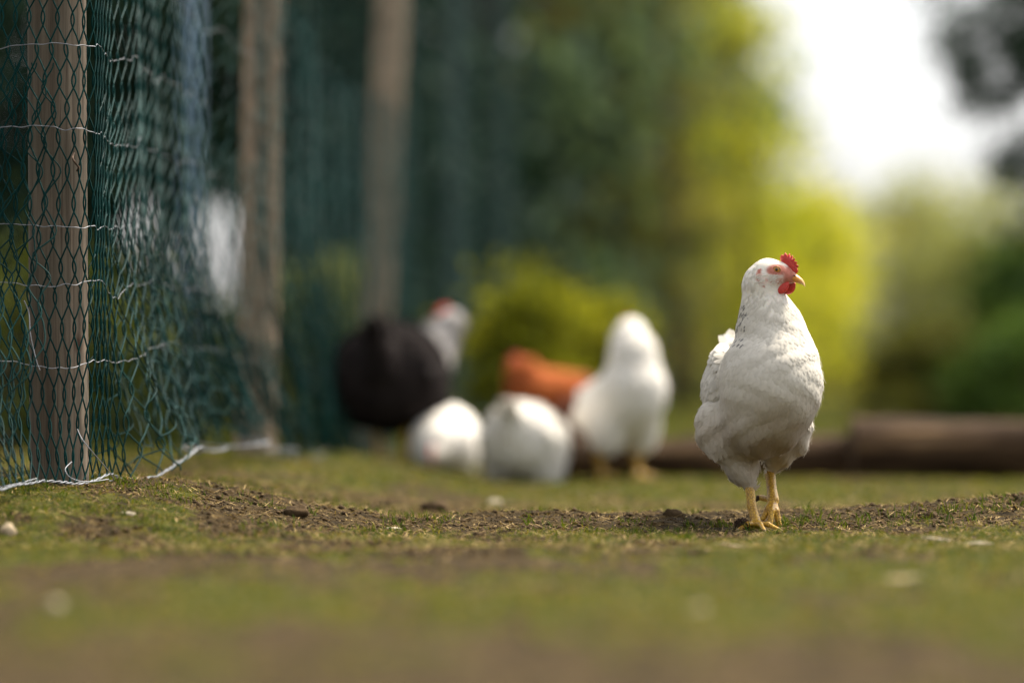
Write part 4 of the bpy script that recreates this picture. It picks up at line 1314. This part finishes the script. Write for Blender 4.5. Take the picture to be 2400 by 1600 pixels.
tree('shrub', (1.72, 26.0), 1.35, .34, .05, 'f_yellow', 36, 5000, .07, 110, 'smaller yellow green bush left of the sharp hen', 'bush', 'bushes beyond the logs', .04, 'round', .2, .15, (0, .7))
tree('leafy_tree', (4.6, 46), 2.5, .95, .1, 'f_grey', 70, 5000, .13, 111, 'pale grey green tree under the white sky on the right', 'tree', None, .07, 'round', .2, .3, (0, 1))
tree('leafy_tree', (3.7, 50), 2.4, .8, .1, 'f_grey', 60, 4200, .13, 112, 'pale hazy tree behind the bright yellow bush', 'tree', None, .07, 'round', .2, .3, (.2, 1))
tree('leafy_tree', (5.7, 44), 2.3, .9, .1, 'f_grey', 70, 5000, .13, 113, 'pale tree at the right edge below the overhanging branches', 'tree', None, .08, 'round', .2, .3, (0, .8))
tree('shrub', (2.70, 20.0), .80, .24, .05, 'f_green', 50, 7000, .07, 114, 'dark green bush at the right edge above the thick log', 'bush', 'bushes beyond the logs', .04, 'round', .2, .08)
tree('shrub', (2.0, 18.5), .45, .42, .02, 'f_brown', 40, 5500, .05, 115, 'low brownish bush behind the logs right of the sharp hen', 'bush', 'bushes beyond the logs', .03, 'dome', .2, .07)
tree('shrub', (2.45, 18.0), .45, .40, .02, 'f_green', 40, 5500, .05, 116, 'low green bush behind the thick log', 'bush', 'bushes beyond the logs', .03, 'dome', .2, .07)
# shrub right behind the flock
tree('young_conifer', (V(1185, 0, 12.0)[0], 12.0), .56, .19, .04, 'f_shrub', 46, 5200, .035, 117, 'young yellow green conifer standing right behind the orange hen', 'bush', None, .02, 'round', .3, .055, (0, 1))
tree('young_conifer', (V(1370, 0, 12.4)[0], 12.4), .50, .10, .05, 'f_shrub', 22, 2400, .035, 118, 'small yellow green conifer beside the head of the tall white hen', 'bush', None, .015, 'round', .3, .05, (.2, 1))
tree('shrub', (-.735, 14.5), .72, .16, .03, 'f_grey', 26, 2600, .035, 125, 'pale green shrub seen through the netting right of the second post', 'bush', None, .02, 'round', .2, .05, (0, .5))
# undergrowth behind the fence
for i, (x_, d_, lab) in enumerate(((-1.25, 9.5, 'low dark undergrowth behind the second fence post'), (-1.55, 12.0, 'low leafy undergrowth behind the netting at the left'), (-.75, 13.5, 'low leafy undergrowth behind the third fence post'))):
    tree('shrub', (x_, d_), .50, .45, .02, 'f_under', 40, 4200, .045, 130 + i, lab, 'bush', 'undergrowth behind the netting', .02, 'dome', .1, .10)
# big tree outside the right edge whose dark boughs hang into the picture
ob = []
g = np.random.default_rng(55)
for pts, k in (([(2420, -60), (2350, 30), (2330, 120), (2380, 230)], 40), ([(2420, 120), (2360, 330), (2300, 380)], 14), ([(2330, -40), (2230, 40), (2180, 130), (2230, 210), (2250, 280)], 22), ([(2110, -40), (2160, 40), (2190, 120), (2210, 190)], 9), ([(2400, 380), (2330, 420), (2290, 360)], 8), ([(2400, 480), (2350, 560), (2330, 610)], 6)):
    q_ = spline(np.array([V(a + 30, b - 10, 15.0) for a, b in pts]), max(5, int(k * .85)))
    q_ += g.normal(0, .03, q_.shape) * np.array([1, 4, 1])
    ob.append(q_)
ob = np.concatenate(ob)
tb = np.array([3.6, 15.5, 0.0]); tb[2] = ground_h(np.array([3.6]), np.array([15.5]))[0]
g2_ = np.random.default_rng(56)
more = np.array([(math.cos(a) * r_, math.sin(a) * r_, z_) for a, r_, z_ in zip(g2_.uniform(0, 6.28, 90), g2_.uniform(.2, 1.6, 90), g2_.uniform(1.7, 5.5, 90))]) + np.array([.8, 0, 0])
tree('overhanging_tree', (3.6, 15.5), 6.0, 1.5, 1.0, 'f_over', 0, 15000, .036, 120, 'dark tree whose boughs hang in at the top right corner', 'tree', None, .12, 'round', .8, .058, (0, 1), clumps=np.concatenate([ob - tb, more]))

# ---------------------------------------------------------------- small things on the ground
def chunk(name, p, size, label, cat, mat, seed, group=None, rot=0.0, flat=.35):
    g = np.random.default_rng(seed)
    v_, f_ = uvs((0, 0, 0), (1, 1, 1), 14, 9)
    nn_ = 1 + .45 * (fbm(v_[:, 0] * 1.7 + seed, v_[:, 1] * 1.7 + v_[:, 2] * 2.1, seed) - .5) * 2
    v_ = v_ * nn_[:, None] * np.array(size) * .5
    z = float(ground_h(np.array([p[0]]), np.array([p[1]]))[0])
    o = mesh_obj(name, v_, f_, M[mat])
    o.location = (p[0], p[1], z + size[2] * .12)
    o.rotation_euler = (g.uniform(-.15, .15), g.uniform(-.15, .15), rot)
    tag(o, label, cat, group)
def gp(px, py):     # ground point that the photo shows at this place
    y = py * 1.0204
    lo_, hi_ = 2.0, 12.0
    best = None
    for d in np.arange(2.3, 12, .01):
        x = (px * 1.0204 - 1200) * d / FPX
        z = float(ground_h(np.array([x]), np.array([d]))[0])
        yy = HY + (CAM_H - z) * FPX / d
        if yy <= y: return (x, d)
    return (x, d)
chunk('stone', gp(20, 1225), (.024, .022, .022), 'pale blurred stone at the left edge below the fence', 'stone', 'stone', 1)
chunk('stone', gp(128, 1400), (.016, .014, .014), 'pale out of focus stone in the near lower left', 'stone', 'chip', 2)
chunk('stone', gp(1602, 1400), (.020, .014, .008), 'pale out of focus chip in the near ground below the hen', 'stone', 'chip', 3)
chunk('wood_chip', gp(905, 1214), (.026, .012, .005), 'small white wood chip on the sharp strip of ground mid frame', 'wood chip', 'chip', 4, 'chips on the ground', .1)
chunk('wood_chip', gp(292, 1183), (.028, .011, .006), 'pale chip on the bare soil below the fence', 'wood chip', 'chip', 5, 'chips on the ground', -.2)
chunk('wood_chip', gp(2245, 1252), (.040, .016, .007), 'larger pale chip lying near the right edge', 'wood chip', 'chip', 6, 'chips on the ground', .2)
chunk('wood_chip', gp(2150, 1238), (.045, .006, .004), 'thin straw coloured splinter right of the hen', 'wood chip', 'straw_chip' if 'straw_chip' in M else 'chip', 7, 'chips on the ground', -.1)
chunk('wood_chip', gp(1690, 1255), (.060, .012, .004), 'long tan splinter just in front of the sharp hen', 'wood chip', 'stone', 8, 'chips on the ground', .15)
chunk('wood_chip', gp(2070, 1335), (.050, .014, .004), 'blurred tan splinter in the near ground at the right', 'wood chip', 'stone', 9, 'chips on the ground', 0)
chunk('stone', gp(1135, 1158), (.030, .022, .016), 'pale blurred stone behind the sharp strip mid frame', 'stone', 'chip', 10)
chunk('soil_clod', gp(995, 1172), (.045, .03, .030), 'brown lump of soil behind the sharp strip mid frame', 'soil clod', 'clod', 11, 'lumps of soil')
chunk('soil_clod', gp(1545, 1185), (.030, .022, .016), 'dark lump of soil left of the sharp hen', 'soil clod', 'clod', 12, 'lumps of soil')
chunk('soil_clod', gp(2140, 1190), (.022, .018, .020), 'dark pointed lump of soil right of the sharp hen', 'soil clod', 'clod', 13, 'lumps of soil')
chunk('soil_clod', gp(680, 1180), (.040, .025, .022), 'reddish brown lump of soil at the foot of the bare mound', 'soil clod', 'clod', 14, 'lumps of soil')
# pine cone by the foot
pc = gp(1692, 1206)
pc = (pc[0], 5.80)
root = empty('pine_cone', (pc[0], pc[1], float(ground_h(np.array([pc[0]]), np.array([pc[1]]))[0]) + .007))
root.rotation_euler = (0.1, R(70), R(-20))
tag(root, 'small dark open pine cone beside the standing foot of the sharp hen', 'pine cone')
v_, f_ = uvs((0, 0, 0), (.006, .006, .011), 12, 8)
mesh_obj('core', v_, f_, M['cone'], root)
lst = []
for i in range(46):
    t_ = i / 46; a = i * 2.39996; z = -.010 + .021 * t_; r_ = .0085 * math.sqrt(max(.05, 1 - (2 * t_ - .85) ** 2))
    ct_ = np.array([math.cos(a), math.sin(a), 0]); tg_ = np.array([-math.sin(a), math.cos(a), 0]); up_ = np.array([0, 0, 1])
    b0 = ct_ * r_ * .35 + up_ * z; b1 = ct_ * (r_ + .003) + up_ * (z + .003)
    q_ = [b0 - tg_ * .001, b0 + tg_ * .001, b1 + tg_ * .003, b1 + up_ * .0015 + ct_ * .0014, b1 - tg_ * .003]
    q2 = [p_ + up_ * .0009 for p_ in q_]
    lst.append((np.array(q_ + q2), [(0, 1, 2, 3, 4), (9, 8, 7, 6, 5)] + [(j, (j + 1) % 5, 5 + (j + 1) % 5, 5 + j) for j in range(5)]))
v_, f_ = merge(lst)
mesh_obj('scales', v_, f_, M['stone'] if False else M['cone'], root, smooth=False)
